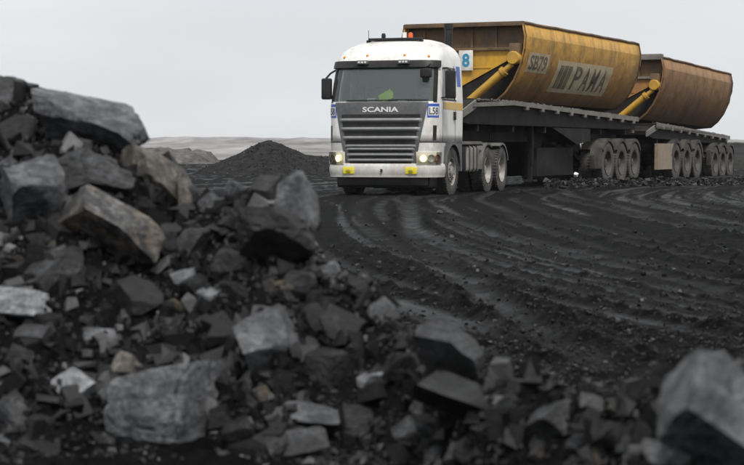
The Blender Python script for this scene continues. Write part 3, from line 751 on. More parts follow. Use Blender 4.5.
def wheel(parent, x, y, kind, z=RT-.03, big=False):
    """x is the tyre centre; rims face away from the vehicle"""
    wh = empty('wheel', parent, (x, y, z), 0 if x > 0 else math.pi)
    wh.rotation_euler.x = random.uniform(0, 6)
    if big: wh.scale = (1.04,1.14,1.14); wh.location.z = RT*1.14-.03
    t = link('tyre', TY if kind != 'trailer' else TY2, None, wh)
    r, n_, h_ = {'steer': (RIMF, NUTF, HOLF), 'drive': (RIMD, NUTD, HOLD), 'trailer': (RIMT, NUTT, HOLD), 'inner': (None,)*3}[kind]
    if r: link('rim', r, None, wh); tag(link('wheel_nuts', n_, None, wh), kind='stuff'); tag(link('rim_holes', h_, None, wh), kind='stuff')
    return wh
def axle(parent, y, kind, half=1.09):
    for sx in (-1, 1):
        wheel(parent, sx*half, y, kind, big=kind == 'trailer')
        if kind != 'steer': 
            w2 = wheel(parent, sx*(half-.36), y, 'inner', big=kind == 'trailer'); w2.children[0].data = TY2 if kind == 'trailer' else TY
    MB().tube([(-half+.1,y,RT-.03),(half-.1,y,RT-.03)], .07, 10).build('axle', M_CHAS, parent)
def arch(name, parent, x0, x1, y, rad, a0, a1, mat, z=RT-.03, th=.03, n=18, lip=.05):
    mb = MB(); mb.lathe([(rad,x0),(rad,x1),(rad-lip,x1),(rad-lip,x1-.02),(rad-th,x1-.02),(rad-th,x0),(rad,x0)], (0,y,z), n, 'x', a0, a1)
    return mb.build(name, mat, parent)

# ------------------------------------------------------------------ TRUCK
TA = R(18.0)
truck = empty('haul_truck', None, (.61, 40.355, 0), -TA)
tag(truck, 'white tractor truck with grey slatted grille, rolling towards the viewer', 'truck')
CT = [  # z, half width, front y, corner radius, back y
 (.60,1.20,-1.38,.36,.75),(.70,1.21,-1.41,.37,.75),(1.12,1.23,-1.43,.38,.75),(1.95,1.24,-1.38,.38,.75),(2.40,1.225,-1.26,.38,.75),(2.80,1.20,-1.13,.38,.75),
 (2.96,1.18,-1.04,.38,.75),(3.09,1.13,-.93,.40,.75),(3.19,1.05,-.78,.42,.74),(3.28,.93,-.55,.45,.72),(3.35,.78,-.30,.45,.66),(3.395,.60,-.02,.40,.58),(3.415,.36,.16,.26,.46)]
CZ = [c[0] for c in CT]
def cabp(z): return [float(np.interp(z, CZ, [c[k] for c in CT])) for k in (1,2,3,4)]
BOW = .07
def surf(z, s):
    """point of the cab skin: |s| 0..1 flat front, 1..2 rounded corner, 2..3 side"""
    hw, yf, r, yb = cabp(z); a = abs(s); sg = 1 if s >= 0 else -1
    fl = hw-r
    if a <= 1: x = fl*a; y = yf + BOW*(x/hw)**2
    else:
        y0 = yf + BOW*(fl/hw)**2
        if a <= 2: th = (a-1)*math.pi/2; x = fl+r*math.sin(th); y = y0+r*(1-math.cos(th))
        else: x = hw; yc = y0+r; y = yc+(yb-yc)*(a-2)
    return Vector((sg*x, y, z))
def surfn(z, s):
    e = .004
    p = surf(z, s); ds = surf(z, s+e)-surf(z, s-e); dz = surf(z+e, s)-surf(z-e, s)
    n_ = ds.cross(dz).normalized()
    return p, n_
def s_of_x(x, z):
    hw, yf, r, yb = cabp(z); a = abs(x); fl = hw-r
    s = a/fl if a <= fl else 1+math.asin(min(1, (a-fl)/r))/(math.pi/2)
    return s if x >= 0 else -s
def s_of_y(y, z):
    hw, yf, r, yb = cabp(z); yc = yf+BOW*((hw-r)/hw)**2+r
    return 2+(y-yc)/(yb-yc)
def off(p, n_, d): return p+n_*d, n_
def cpatch(z0, z1, sl, sr, d=.008, th=.03, nz=10, ns=24):
    """sheet on the cab skin between heights z0..z1 and left/right bounds given as functions of z"""
    def fn(u, v):
        z = z0+(z1-z0)*u; s = sl(z)+(sr(z)-sl(z))*v; return off(*surfn(z, s), d)
    return MB().sheet(fn, nz, ns, th)
W0, W1 = 2.00, 2.76          # windscreen heights
SW0, SW1 = 2.06, 2.74        # side window heights
zs = sorted(set([1.12,1.3,1.6,1.8,1.95,2.0,2.06,2.2,2.4,2.6,2.74,2.76,2.85,2.96,3.02,3.09,3.14,3.19,3.24,3.28,3.32,3.35,3.375,3.395,3.408,3.415]))
ss = [-3,-2.8,-2.66,-2.5,-2.3,-2.12,-2.04,-2] + [-2+.1*k for k in range(1,11)] + [-.75,-.5,-.25,0]
ss = ss + [-a for a in ss[::-1][1:]]
ss = sorted(set(round(a, 4) for a in ss))
mb = MB(); V = [[surf(z, s) for s in ss] for z in zs]; L = len(ss)
mb.v = [tuple(p) for row in V for p in row]
for i in range(len(zs)-1):
    zm = (zs[i]+zs[i+1])/2
    for j in range(L):
        j2 = (j+1) % L; sm_ = (ss[j]+ss[j2])/2 if j2 else 9
        if W0 <= zm <= W1 and abs(sm_) < 1.6: continue
        if SW0 <= zm <= SW1 and 2.04 < abs(sm_) < 2.66: continue
        mb.f.append((i*L+j, i*L+j2, (i+1)*L+j2, (i+1)*L+j))
mb.f.append(tuple(range((len(zs)-1)*L, len(zs)*L)))
cab = mb.build('cab', M_WHITE, truck, 40)
so_ = cab.modifiers.new('thickness', 'SOLIDIFY'); so_.thickness = .035; so_.offset = -1
MB().box(-1.15,1.15,-1.25,.68,1.06,1.12).build('cab_floor', M_TRIM, truck)
# glass
cpatch(W0, W1, lambda z: -1.6, lambda z: 1.6, -.012, .006, 8, 30).build('windscreen', M_SCREEN, truck)
for sg in (-1, 1):
    cpatch(SW0, SW1, lambda z: sg*2.04, lambda z: sg*2.66, -.012, .006, 4, 6).build('side_window', M_SIDEG, truck)
    cpatch(SW0-.03, SW0, lambda z: sg*2.02, lambda z: sg*2.68, .006, .03, 1, 6).build('window_seal', M_BLACK, truck)
    cpatch(W0-.02, W1+.02, lambda z: sg*1.50, lambda z: sg*1.66, .006, .03, 8, 3).build('pillar_trim', M_BLACK, truck)
    # door seams
    cpatch(1.14, 2.80, lambda z: sg*s_of_y(-.86, z), lambda z: sg*s_of_y(-.84, z), .002, .01, 12, 1).build('door_seam', M_BLACK, truck)
    cpatch(1.14, 2.80, lambda z: sg*s_of_y(.12, z), lambda z: sg*s_of_y(.14, z), .002, .01, 12, 1).build('door_seam', M_BLACK, truck)
    MB().box(*sorted((sg*1.235, sg*1.275)), -.02, .10, 1.62, 1.80, .012).build('door_handle', M_BLACK, truck)
wip = MB().tube([tuple(off(*surfn(W0+.02, s), .03)[0]) for s in np.linspace(-.9, .3, 6)], .012, 6)
wip.build('wiper', M_BLACK, truck)
MB().tube([tuple(off(*surfn(W0+.03, s), .03)[0]) for s in np.linspace(.2, 1.3, 6)], .012, 6).build('wiper', M_BLACK, truck)
# interior
MB().box(-1.1,1.1,-1.06,-.62,1.6,1.98,.06).build('dashboard', M_SEAT, truck)
MB().lathe([(.21,-.02),(.23,0),(.21,.02),(.19,0),(.21,-.02)], (0,0,0), 24, 'z').build('steering_wheel', M_BLACK, truck)
sw = truck.children[-1] if truck.children[-1].name.startswith('steering') else [c for c in truck.children if c.name.startswith('steering')][0]
sw.location = (.58, -.48, 2.03); sw.rotation_euler = (R(-35), 0, 0)
for sg in (-1, 1):
    st = MB().box(sg*.6-.26, sg*.6+.26, .18, .34, 1.55, 2.32, .06).box(sg*.6-.26, sg*.6+.26, -.25, .30, 1.45, 1.62, .05).build('seat', M_SEAT, truck)
    MB().box(sg*.6-.14, sg*.6+.14, .20, .32, 2.34, 2.58, .05).build('headrest', M_SEAT, st)
MB().box(-1.05,1.05,.64,.68,1.15,2.85).build('rear_trim', M_TRIM, truck)
# sun visor with marker lamps
vis = cpatch(2.72, 2.86, lambda z: -1.72, lambda z: 1.72, .055, .05, 3, 30).build('sun_visor', M_BLACK, truck)
for x in (-.46, .46):
    MB().box(x-.13, x+.13, -1.25, -1.12, 2.80, 2.89, .02).build('marker_housing', M_GRILLE, vis)
    for k in (-1, 0, 1): MB().box(x+k*.07-.025, x+k*.07+.025, -1.262, -1.24, 2.825, 2.865, .006).build('marker_lamp', M_LETW, vis)
for x, z in ((-.95,2.97),(-.42,3.0),(.42,3.0),(.95,2.97)):
    p, n_ = surfn(z, s_of_x(x, z)); MB().lathe([(.03,-.02),(.03,.01),(.015,.025),(.001,.027)], tuple(p), 10, 'z').build('roof_marker', M_AMBER, truck)
# grille
gl_ = lambda z: -(.785+(1.04-.785)*(z-.69)/(1.97-.69)); 
gw = lambda z: s_of_x(-gl_(z), z)
gr = cpatch(.69, 1.985, lambda z: -gw(z), gw, .012, .04, 22, 30).build('grille', M_GRILLE, truck)
def slat(zc, hgt, wd, dep, mat, parent):
    s0 = s_of_x(wd, zc)
    def fn(u, v):
        z = zc+hgt*(u-.5); p, n_ = surfn(zc, -s0+2*s0*v); p = Vector((p.x, p.y, z))
        edge = min(1, min(v, 1-v)*14)
        d = (.5+.5*math.sin(math.pi*min(1,max(0,u*1.15-.05))))*dep*edge + .012
        return p+n_*d, n_
    return MB().sheet(fn, 7, 28, .03).build('slat', mat, parent, 50)
def dark(zc, hgt, wd, parent):
    s0 = s_of_x(wd, zc)
    return cpatch(zc-hgt/2, zc+hgt/2, lambda z: -s0, lambda z: s0, .0155, .012, 2, 28).build('grille_slot', M_BLACK, parent)
for zc, wd in ((1.665,.91),(1.48,.88),(1.29,.84),(1.105,.81)):
    dark(zc-.02, .165, wd-.03, gr)
for zc, wd in ((.965,.75),(.845,.735),(.735,.72)):
    dark(zc-.01, .085, wd-.03, gr)
for zc, wd in ((1.60,.92),(1.41,.89),(1.22,.85)): slat(zc, .085, wd, .06, M_SLAT, gr)
slat(1.055, .06, .80, .03, M_SLAT, gr)
for zc, wd in ((.985,.77),(.865,.755),(.75,.74)): slat(zc, .055, wd, .035, M_SLAT, gr)
text_on('badge', 'SCANIA', (-.40,.40,1.775,1.885), lambda u, v: off(*surfn(v, s_of_x(u, v)), .016), M_LETW, gr, bold=.02, cuts=2)
# lower white front panels beside the grille
for sg in (-1, 1):
    cpatch(.69, 1.12, lambda z: sg*gw(z)*1.0, lambda z: sg*2.22, -.002, .03, 8, 14).build('corner_panel', M_WHITE, truck)
    # dark vertical air slot
    cpatch(1.17, 1.49, lambda z: sg*1.52, lambda z: sg*1.68, .006, .02, 6, 3).build('air_slot', M_BLACK, truck)
    cpatch(1.135, 1.150, lambda z: sg*gw(z), lambda z: sg*2.3, .004, .01, 1, 14).build('panel_seam', M_BLACK, truck)
    # headlight: housing, reflector bowls, lens
    h_ = cpatch(.66, .93, lambda z: sg*s_of_x(.80, z), lambda z: sg*1.92, .012, .05, 6, 14).build('headlight', M_CREAM, truck)
    for q in (1.18, 1.45, 1.72):
        p, n_ = surfn(.79, sg*q); rot = n_.to_track_quat('X', 'Z').to_matrix().to_4x4()
        m_ = MB().lathe([(.085,.035),(.075,.02),(.045,-.005),(.02,-.012),(.001,-.014)], (0,0,0), 18, 'x'); m_.lathe([(.085,.02),(.085,.035),(.078,.035)], (0,0,0), 18, 'x')
        b_ = m_.build('lamp_bowl', M_CREAM if q < 1.6 else M_AMBER, h_); b_.matrix_local = Matrix.Translation(p+n_*.012) @ rot
    p, n_ = surfn(.79, sg*1.18); MB().lathe([(.075,-.03),(.08,0),(.05,.03),(.001,.036)], (0,0,0), 14, 'x').build('bulb', M_BULB, h_).matrix_local = Matrix.Translation(p+n_*.03) @ n_.to_track_quat('X', 'Z').to_matrix().to_4x4()
    cpatch(.665, .925, lambda z: sg*s_of_x(.81, z), lambda z: sg*1.91, .062, .006, 6, 14).build('lens', M_LENS, h_)
    # decal plate on the corner, LS8 style fleet plate
    pl = cpatch(1.66, 1.95, lambda z: sg*1.28, lambda z: sg*1.78, .006, .01, 6, 6).build('fleet_plate', M_BLUE, truck)
    cpatch(1.70, 1.89, lambda z: sg*1.32, lambda z: sg*1.74, .009, .008, 4, 6).build('plate_field', M_BOARD, pl)
    def fn(u, v, sg=sg): return off(*surfn(v, sg*u if sg > 0 else -(1.53*2-u)), .010)
    text_on('plate_lettering', 'L58', (1.35,1.71,1.72,1.87), fn, M_INK, pl, cuts=2, off=.003, bold=.01)
    # stripe and blue flash on the door side
    cpatch(1.84, 2.0, lambda z: sg*s_of_y(-.84+.0*z, z), lambda z: sg*s_of_y(.745, z), .004, .008, 2, 10).build('yellow_stripe', M_STRIPE, truck)
    cpatch(2.36, 2.80, lambda z: sg*s_of_y(.30, z), lambda z: sg*s_of_y(.60, z), .004, .008, 4, 3).build('blue_flash', M_BLUE, truck)
# bumper
def bump_fn(u, v):
    z = .385+.30*u; s = -2.15+4.3*v; p, n_ = surfn(.72, s); p = Vector((p.x, p.y, z)); n_ = Vector((n_.x, n_.y, 0)).normalized()
    return p+n_*(.055*math.sin(math.pi*min(1, max(.12, u)))**.4), n_
bp = MB().sheet(bump_fn, 8, 44, .07).build('bumper', M_WHITE, truck)
for x in (-.70, .70):
    p, n_ = surfn(.72, s_of_x(x, .72)); c = (p.x, p.y-.055, .53)
    MB().box(c[0]-.13, c[0]+.13, c[1]-.012, c[1]+.03, c[2]-.075, c[2]+.075, .015).build('fog_lamp', M_FOG, bp)
    MB().lathe([(.055,-.03),(.05,-.034),(.001,-.04)], c, 16, 'y').build('fog_lens', M_LENS, bp)
MB().box(.03,.07,-1.50,-1.46,.50,.56,.005).build('tow_pin_cover', M_BLACK, bp)
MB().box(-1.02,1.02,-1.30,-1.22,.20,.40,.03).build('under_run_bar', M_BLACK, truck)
MB().box(-1.05,1.05,-1.2,-.62,.16,.66,.03).build('radiator_shroud', M_BLACK, truck)
MB().box(-.85,.85,.72,.78,.10,1.0).build('shade_panel', M_BLACK, truck)  # black sheet added to stand in for the shadow under the cab
# mirrors
for sg in (-1, 1):
    a = surf(2.72, sg*2.0); mz = (2.06, 2.66) if sg > 0 else (2.06, 2.52); xm = 1.47 if sg > 0 else 1.32; e = Vector((sg*xm, -1.12, mz[1]))
    m_ = MB().box(sg*xm-.11, sg*xm+.11, -1.16, -1.02, mz[0], mz[1], .045, 3).build('side_mirror', M_BLACK, truck)
    MB().tube([a, a.lerp(e, .6)+Vector((0,0,.03)), e], .022, 8).build('mirror_arm', M_BLACK, m_)
    MB().tube([surf(2.08, sg*1.95), Vector((sg*xm, -1.1, 2.10))], .018, 8).build('mirror_arm', M_BLACK, m_)
MB().box(.86,1.10,-1.36,-1.20,2.50,2.70,.05,3).build('kerb_mirror', M_BLACK, truck)
MB().tube([(1.02,-1.1,2.80),(1.0,-1.28,2.74),(.98,-1.28,2.66)], .015, 8).build('mirror_arm', M_BLACK, truck)
# roof gear
rg = MB().box(-.62,.60,-.36,-.22,3.355,3.415,.02).box(-.66,-.58,-.34,-.24,3.310,3.370).box(.54,.62,-.34,-.24,3.310,3.370).build('roof_light_bar', M_BLACK, truck)
MB().lathe([(.045,0),(.05,.06),(.035,.10),(.001,.11)], (-.28,-.29,3.415), 12, 'z').build('beacon', M_BLACK, rg)
MB().tube([(-.62,-.29,3.400),(-.63,-.28,3.590)], .006, 6).build('antenna', M_BLACK, truck)
MB().lathe([(.05,0),(.055,.10),(.04,.15),(.001,.16)], (.16,.30,3.410), 14, 'z').build('beacon', M_RED, truck)
MB().tube([(.02,.30,3.410),(.02,.30,3.570)], .05, 10).build('horn', M_BOARD, truck)
MB().tube([(.86,.92,1.2),(.86,.92,3.72)], .085, 14).tube([(.86,.92,3.66),(.86,.92,3.78)], .105, 14).build('intake_stack', M_BLACK, truck)
# front fender, steps
for sg in (-1, 1):
    x0, x1 = (.80, 1.245) if sg > 0 else (-1.245, -.80)
    arch('front_fender', truck, x0, x1, 0, .66, 0, 180, M_GRILLE, th=.05, lip=.07)
    MB().prism([(-.70,.55),(-.70,1.13),(.74,1.13),(.74,.5),(.66,.5),(.62,.75),(.45,.98),(.22,1.10),(-.2,1.11),(-.45,.98),(-.62,.78),(-.66,.55)], sg*1.10, sg*1.225, 'x').build('fender_skirt', M_GRILLE, truck)
    MB().box(*sorted((sg*1.0, sg*1.22)), -.98, -.70, .40, .47, .015).build('step', M_BLACK, truck)
    MB().box(*sorted((sg*1.0, sg*1.21)), -.95, -.72, .74, .80, .015).build('step', M_BLACK, truck)
MB().box(-.5,-.40,-1.2,6.0-.6,.72,.98).build('chassis_rail', M_CHAS, truck)
MB().box(.40,.5,-1.2,6.0-.6,.72,.98).build('chassis_rail', M_CHAS, truck)
MB().box(-.39,.39,-1.15,.9,.55,1.05,.05).build('engine', M_CHAS, truck)
MB().lathe([(.001,-.12),(.42,-.12),(.46,0),(.44,.05),(.001,.05)], (0,3.75,1.16), 28, 'z').build('fifth_wheel', M_CHAS, truck)
axle(truck, 0, 'steer', 1.06); axle(truck, 3.10, 'drive', 1.07); axle(truck, 4.46, 'drive', 1.07)
for sg in (-1, 1):
    x0, x1 = sorted((sg*.66, sg*1.235))
    for y in (3.10, 4.46):
        arch('rear_fender', truck, x0, x1, y, .64, 20 if y > 4 else 62, 118 if y > 4 else 178, M_FEND, th=.03)
    t_ = MB().box(x0+.05, x1-.02, 1.28, 2.30, .46, 1.06, .10, 4).build('fuel_tank', M_TANK, truck)
    for y in (1.45, 1.80, 2.12): MB().box(x0+.04, x1+.0, y-.03, y+.03, .45, 1.075, .10, 4).build('tank_strap', M_DUST, t_)
    MB().box(x0+.05, x1-.03, .84, 1.20, .50, 1.02, .04).build('battery_box', M_CHAS, truck)
    MB().prism([(1.1,1.14),(2.46,1.16),(2.60,1.06),(2.44,1.10),(1.1,1.09)], x0+.02, x1, 'x').build('catwalk', M_FEND, truck)
MB().box(-.9,.9,.95,1.12,1.1,2.3,.03).build('rear_equipment', M_CHAS, truck)

# ------------------------------------------------------------------ SIDE TIPPER TRAILERS
PROF = [(1.60,4.13),(1.67,3.79),(1.64,3.48),(1.55,3.10),(1.36,2.68),(1.14,2.38),(.90,2.18),(0,2.10)]
TX = -.36          # the tub overhangs to the far side
_arc = [0]
for a, b in zip(PROF, PROF[1:]): _arc.append(_arc[-1]+math.dist(a, b))
def prof_at(z):
    zz = [p[1] for p in PROF][::-1]; xx = [p[0] for p in PROF][::-1]; return float(np.interp(z, zz, xx))
def tub_pt(y, z):
    x = prof_at(z); dx = prof_at(z+.03)-prof_at(z-.03); n_ = Vector((.06, 0, -dx)).normalized()
    return Vector((x+TX, y, z)), n_
def tipper(t, y0, y1, mt, mpan, mram, wheels, first):
    S = [Vector((x+TX, 0, z)) for x, z in PROF] + [Vector((-x+TX, 0, z)) for x, z in PROF[::-1][1:]]
    mb = MB(); ny = 14; n_ = len(S)
    for k in range(ny+1):
        y = y0+(y1-y0)*k/ny
        for p in S: mb.v.append((p.x, y, p.z+.012*math.sin(k*2.1)*(p.z > 4)))
    for k in range(ny):
        for j in range(n_-1): mb.f.append((k*n_+j, k*n_+j+1, (k+1)*n_+j+1, (k+1)*n_+j))
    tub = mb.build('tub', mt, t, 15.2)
    m_ = tub.modifiers.new('plate', 'SOLIDIFY'); m_.thickness = .03; m_.offset = 1 if tub.data.polygons[0].normal.x < 0 else -1
    # rim tube, end rings
    for sg in (-1, 1):
        MB().tube([(sg*1.60+TX, y0+(y1-y0)*k/20, 4.135+.012*random.uniform(-1,1)) for k in range(21)], .040, 8).build('rim_tube', M_BEAM1, tub)
    for y in (y0+.02, y1-.02):
        MB().tube([((p.x-TX)*1.010+TX, y, p.z) for p in S], .020, 8).build('end_ring', M_BEAM1, tub)
    for k in range(1, 7):                                    # faint weld seams across the shell
        y = y0+(y1-y0)*k/7
        MB().tube([tuple(tub_pt(y, z)[0]+tub_pt(y, z)[1]*.003) for z in np.linspace(2.45, 3.74, 12)], .006, 5).build('weld_seam', mt, tub)
    # bulkheads
    yb = y0+.28
    poly = [((p.x-TX)*.985+TX, p.z) for p in S]
    fb = MB().prism(poly, yb, yb+.06, 'y').build('bulkhead', M_CHAS, t)  # dark plate: shadow of the recess behind the ram, put into its colour
    MB().prism(poly, y1-.25, y1-.19, 'y').build('rear_bulkhead', mt, t)
    z0 = 3.50
    MB().prism([(-1.94,z0),(1.02,z0),(.86,3.26),(-.72,2.46),(-1.30,2.46),(-1.62,2.75),(-1.86,3.2)], yb-.03, yb-.002, 'y').build('painted_panel', mpan, fb)
    MB().box(-1.92,1.20, yb-.02, yb-.003, z0+.04, 4.08).build('upper_panel', M_BEAM1, fb)
    MB().box(-1.96,1.22, yb-.11, yb-.03, z0-.035, z0+.035, .01).build('cross_beam', M_DUST if not first else M_BEAM1, fb)
    MB().box(-1.96,1.24, y0-.02, yb-.03, 4.06, 4.17 if first else 4.24, .01).build('top_beam', M_DUST if not first else M_BEAM1, fb)
    for x in (-1.5, -.85, -.2, .45): MB().box(x-.03, x+.03, yb-.07, yb-.02, z0+.036, 4.058).build('stiffener', M_BEAM1, fb)
    MB().box(-1.7,.3, yb-.045, yb-.03, 3.02, 3.05).build('panel_fold', mpan, fb)
    # ram and pivot
    ya = y0-.10
    a = Vector((-.22, ya, 2.12)); b = Vector((1.0, ya, 3.10)); d = (b-a)
    rm = MB().tube([a, a+d*.80], .105, 18).tube([a+d*.78, a+d*.84], .13, 18).tube([a+d*.84, b], .07, 14).build('ram', mram, t)
    MB().lathe([(.001,-.12),(.15,-.12),(.17,-.09),(.17,.09),(.15,.12),(.001,.12)], (1.04, ya+.02, 3.25), 20, 'y').build('pivot_housing', mram, rm)
    MB().box(.90,1.18, ya+.02, yb-.01, 3.10, 3.62, .03).build('pivot_bracket', M_BEAM1, rm)
    # chassis
    zf, zr = (2.12, 1.86) if first else (2.02, 1.80)
    yfz = y0-4.3 if first else y0-1.4
    MB().prism([(yfz+1.2,zf-.12),(y0-.5,zf-.02),(y1+.1,zr),(y1+.1,1.56),(yfz+.9,1.57),(yfz,1.66),(yfz,1.74)], -1.12, 1.12, 'x').build('chassis_skirt', M_SKIRT, t)
    rail = MB().prism([(yfz+1.0,zf-.06),(y0-.5,zf+.05),(y1+.2,zr+.07),(y1+.2,zr-.06),(y0-.5,zf-.06),(yfz+1.0,zf-.15)], 1.125, 1.21, 'x').build('side_rail', M_DUST, t)
    for k in range(9):
        y = y0+.5+(y1-y0-.8)*k/8; z = zf+(zr-zf)*(y-y0+.5)/(y1-y0+.5)
        MB().box(1.10,1.225, y-.09, y+.09, z-.14, z-.04, .02).build('hinge_lug', M_DUST, rail)
    # spilt coal dust lying on the rail
    N_ = 420; rs_ = np.random.RandomState(77 if first else 78); yy = rs_.uniform(yfz+1.2, y1+.1, N_)
    zz = np.where(yy < y0-.5, zf+.04, zf+.05+(zr-zf+.02)*(yy-y0+.5)/(y1-y0+.6))
    scatter('spilt_coal', np.stack([rs_.uniform(1.02,1.19,N_), yy, zz], -1), .012+.028*rs_.rand(N_)**2, M_DUST, 40+first, 1, None, None, t)
    MB().prism([(yfz-.02,1.60),(yfz-.02,1.76),(yfz+1.25,zf+.02),(yfz+1.25,zf-.18)], 1.125, 1.17, 'x').build('nose_plate', M_DUST, t)
    MB().prism([(yfz+.0,1.755),(yfz+1.3,zf+.0),(yfz+1.3,zf+.03),(yfz,1.785)], -1.10, 1.12, 'x').build('nose_deck', M_CHAS, t)
    MB().box(-1.0,1.0, yfz+1.35, y0-.2, zf-.01, zf+.06, .02).build('front_deck', M_CHAS, t)
    for sg in (-1, 1): MB().box(*sorted((sg*.42, sg*.56)), yfz+.4, y1, 1.16, 1.555).build('chassis_rail', M_CHAS, t)
    # wheels with mudguards
    for k in range(6):
        y = yfz+1.6+(y1-yfz-2.4)*k/5; MB().box(-1.08,1.08, y-.05, y+.05, 1.40, 1.552).build('cross_member', M_CHAS, t)
    for sg in (-1, 1):
        for y in wheels: MB().prism([(y-.55,.95),(y-.50,.80),(y,.62),(y+.50,.80),(y+.55,.95),(y+.48,.95),(y,.74),(y-.48,.95)], sg*.60, sg*.52, 'x').build('leaf_spring', M_CHAS, t)
    for k in range(2):
        MB().tube([(.62, wheels[0]-2.3-k*.9, .98),(.62, wheels[0]-1.65-k*.9, .98)], .13, 14).build('air_tank', M_CHAS, t)
    for y in wheels: axle(t, y, 'trailer', 1.09)
    for sg in (-1, 1):
        x0, x1 = sorted((sg*.62, sg*1.27))
        for y in wheels: arch('mudguard', t, x0, x1, y, .715, 33, 147, M_GUARD, z=RT*1.14-.03, th=.025, lip=.09)
        f_ = wheels[0]
        MB().prism([(f_-.60,.42),(f_-.56,.86),(f_-.52,1.0),(f_-1.25,1.0),(f_-1.35,.8),(f_-1.30,.42)] if first else
                   [(f_-.62,.50),(f_-.56,.86),(f_-.52,1.02),(f_-.8,1.02),(f_-.8,.5)], sg*1.10, sg*1.24, 'x').build('guard_panel', M_GUARD, t)
        MB().box(*sorted((sg*.64, sg*1.24)), wheels[-1]+.60, wheels[-1]+.63, .22, .98).build('mud_flap', M_BLACK, t)
    MB().box(-1.1,1.1, y1-.15, y1+.12, 1.45, zr-.005, .02).build('rear_beam', M_DUST, t)

PA = R(24.0)
kp = Vector((.47+3.75*math.sin(TA), 40.355+3.75*math.cos(TA), 0))
tr1 = tag(empty('tipper_trailer', None, kp, -PA), 'yellow side tipper trailer with a faded cream sign, coupled to the white truck', 'trailer', 'side tipper trailers')
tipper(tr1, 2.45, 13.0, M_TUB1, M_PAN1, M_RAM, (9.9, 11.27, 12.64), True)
tub1 = [c for c in tr1.children if c.name.startswith('tub')][0]
# faded lettering on the side
def ts(u, v): return tub_pt(u, v)
def tpatch(y0, y1, z0, z1, d, th, lean=0): return MB().sheet(lambda u, v: off(*tub_pt(y0+(y1-y0)*v, z0+(z1-z0)*u), d), 10, 12, th)
sg_ = tpatch(5.35, 10.35, 2.50, 3.32, .006, .012).build('sign', M_SIGN, tub1)
for q, ch in enumerate('PAMA'):
    y = 7.0+q*.80
    text_on('sign_lettering', ch, (y, y+.60, 2.60, 3.22), lambda u, v: off(*tub_pt(u, v), .007), M_SIGNINK, tub1, off=.004, bold=.012)
for k in range(3):
    y = 5.60+k*.36
    tpatch(y, y+.30, 2.60, 3.20, .012, .010).build('sign_emblem_bar', M_SIGNINK, tub1)
tpatch(2.95, 4.55, 2.93, 3.42, .006, .012).build('number_plate', M_SIGN, tub1)
text_on('number_lettering', 'SB79', (3.08,4.42,2.99,3.36), lambda u, v: off(*tub_pt(u, v), .007), M_SIGNINK, tub1, off=.004, bold=.02)
# board with the 8
bd = MB().box(-.53,-.15, 2.45+.28-.115, 2.45+.28-.10, 2.97, 3.48, .004).build('number_board', M_BOARD, tr1)
text_on('board_number', '8', (-.44,-.24,3.06,3.40), lambda u, v: (Vector((u, 2.45+.28-.116, v)), Vector((0,-1,0))), M_TEAL, bd, bold=.03, cuts=2)
for x in (-.55, .55):
    lg = MB().box(x*1.5-.07, x*1.5+.07, 4.2, 4.34, .55, 1.56, .01).box(x*1.5-.05, x*1.5+.05, 4.22, 4.32, .18, .56, .01).box(x*1.5-.14, x*1.5+.14, 4.12, 4.42, .12, .18, .01).build('landing_leg', M_CHAS, tr1)
MB().tube([(.83,4.3,.9),(.45,5.2,1.3)], .03, 8).build('leg_brace', M_DUST, tr1)
MB().box(.35,.80, 4.9, 8.0, .25, 1.02, .04).build('tool_box_fill', M_CHAS, tr1)
MB().box(-1.05,-.58, 1.6, 8.6, .22, 1.52, .04).build('tool_box_fill', M_CHAS, tr1)  # far box lengthened and raised to close the bright gap with dark
MB().prism([(5.2,1.55),(8.6,1.55),(8.6,1.20),(7.4,1.10)], .57, 1.10, 'x').build('gusset_plate', M_CHAS, tr1)
for sg in (-1, 1): MB().tube([(sg*.9, 1.0, 1.35),(sg*.75, 1.4, 1.05),(sg*.3, 1.0, 1.1)], .02, 6).build('air_hose', M_BLACK, tr1)

tr2_o = kp + Vector((math.sin(PA)*15.6, math.cos(PA)*15.6, -.10))
PB = R(23.2)
tr2 = tag(empty('tipper_trailer', None, tr2_o, -PB), 'rust brown side tipper trailer at the rear of the road train', 'trailer', 'side tipper trailers')
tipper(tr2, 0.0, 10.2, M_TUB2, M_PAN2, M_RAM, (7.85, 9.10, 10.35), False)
for c in tr2.children:                                     # this trailer rides lower and sinks towards its tail
    if c.name.split('.')[0] not in ('wheel', 'axle', 'mudguard', 'guard_panel', 'mud_flap'):
        c.location.z = -.17; c.rotation_euler.x = -.016
# dolly between the trailers
dl = tag(empty('trailer_dolly', None, kp + Vector((math.sin(PA)*17.6, math.cos(PA)*17.6, 0)), -PA), 'three axle dolly with a tan side panel between the two tipper trailers', 'dolly')
for y in (0, 1.42, 2.84): axle(dl, y, 'trailer', 1.09)
M_TAN = dirty('tan_dusty_panel', (.30,.235,.17), (.19,.16,.13), .45, .75, 2)
for sg in (-1, 1):
    x0, x1 = sorted((sg*.62, sg*1.27))
    for y in (0, 1.42, 2.84): arch('mudguard', dl, x0, x1, y, .715, 35 if y < 2 else 10, 145 if y > 0 else 165, M_GUARD, z=RT*1.14-.03, th=.025, lip=.12)
    MB().prism([(-.62,.32),(-.62,.80),(-.50,1.02),(-.30,1.14),(-2.35,1.14),(-2.35,.32)], sg*1.15, sg*1.26, 'x').build('side_panel', M_TAN, dl)
    MB().box(*sorted((sg*.40, sg*.52)), -2.3, 3.4, .86, 1.10).build('frame_rail', M_CHAS, dl)
MB().tube([(-.35,-2.3,.9),(0,-4.3,.85),(.35,-2.3,.9)], .07, 8).build('drawbar', M_CHAS, dl)
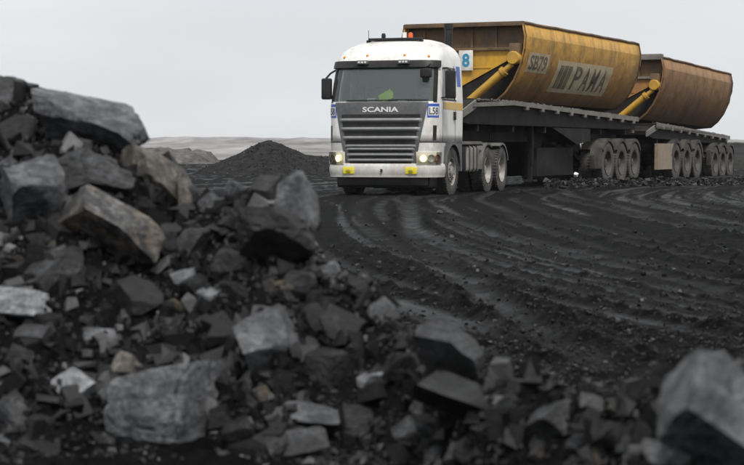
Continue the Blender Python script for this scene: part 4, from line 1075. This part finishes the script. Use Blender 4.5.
MB().lathe([(.001,-.1),(.5,-.1),(.52,0),(.001,.04)], (0,1.4,1.24), 24, 'z').build('turntable', M_CHAS, dl)

# things inside the cab
vm = MB()
vm.v = []; vv = rock_verts(321, 4, 9, .2)*np.array([.26,.07,.17]); vm.add([(p[0]-.02, p[1]-.95+.45*(p[2]+.1), p[2]+2.13) for p in vv], [tuple(int(i) for i in f) for f in ICO[4][1]])
v_ = vm.build('safety_vest', M_VEST); v_.matrix_world = Matrix.Translation(truck.location) @ Matrix.Rotation(-TA, 4, 'Z'); tag(v_, 'crumpled lime yellow safety vest on the dashboard behind the windscreen', 'vest')
pm = MB().box(.26,.44,-1.02,-.84,1.985,2.06,.02).build('paper_bundle', M_PAPER); pm.matrix_world = v_.matrix_world; tag(pm, 'white papers on the dashboard, right of the lime vest', 'papers')
p2 = MB().box(-.44,-.24,-1.0,-.84,1.985,2.09,.03).build('paper_bundle', M_PAPER); p2.matrix_world = v_.matrix_world; tag(p2, 'white bundle on the dashboard, left of the lime vest', 'papers')
# crumpled white bag under the trailer
Zb = 51.0; bv = rock_verts(555, 4, 9, .14)*np.array([.11,.09,.13])
bag = link('plastic_bag', mesh_np('plastic_bag', bv, ICO[4][1], simple('white_plastic', (.78,.79,.78), .5)), None); bag.location = ((576-CX)/F*Zb, Zb, .26)
tag(bag, 'small crumpled white plastic bag lying under the first trailer', 'bag')

# ------------------------------------------------------------------ HAZE
hz = MB().box(-760, 760, -80, 1480, -3, 9.5).build('haze', None); tag(hz, 'pale even haze over the whole coal yard', 'haze', kind='stuff')
hm = bpy.data.materials.new('pale_haze'); hm.use_nodes = True; ht = hm.node_tree; ht.nodes.clear()
ho = ht.nodes.new('ShaderNodeOutputMaterial'); pv = ht.nodes.new('ShaderNodeVolumePrincipled')
pv.inputs['Color'].default_value = (.93,.94,.96,1); pv.inputs['Density'].default_value = .00016; pv.inputs['Anisotropy'].default_value = .2
ht.links.new(pv.outputs[0], ho.inputs['Volume']); hz.data.materials.append(hm)
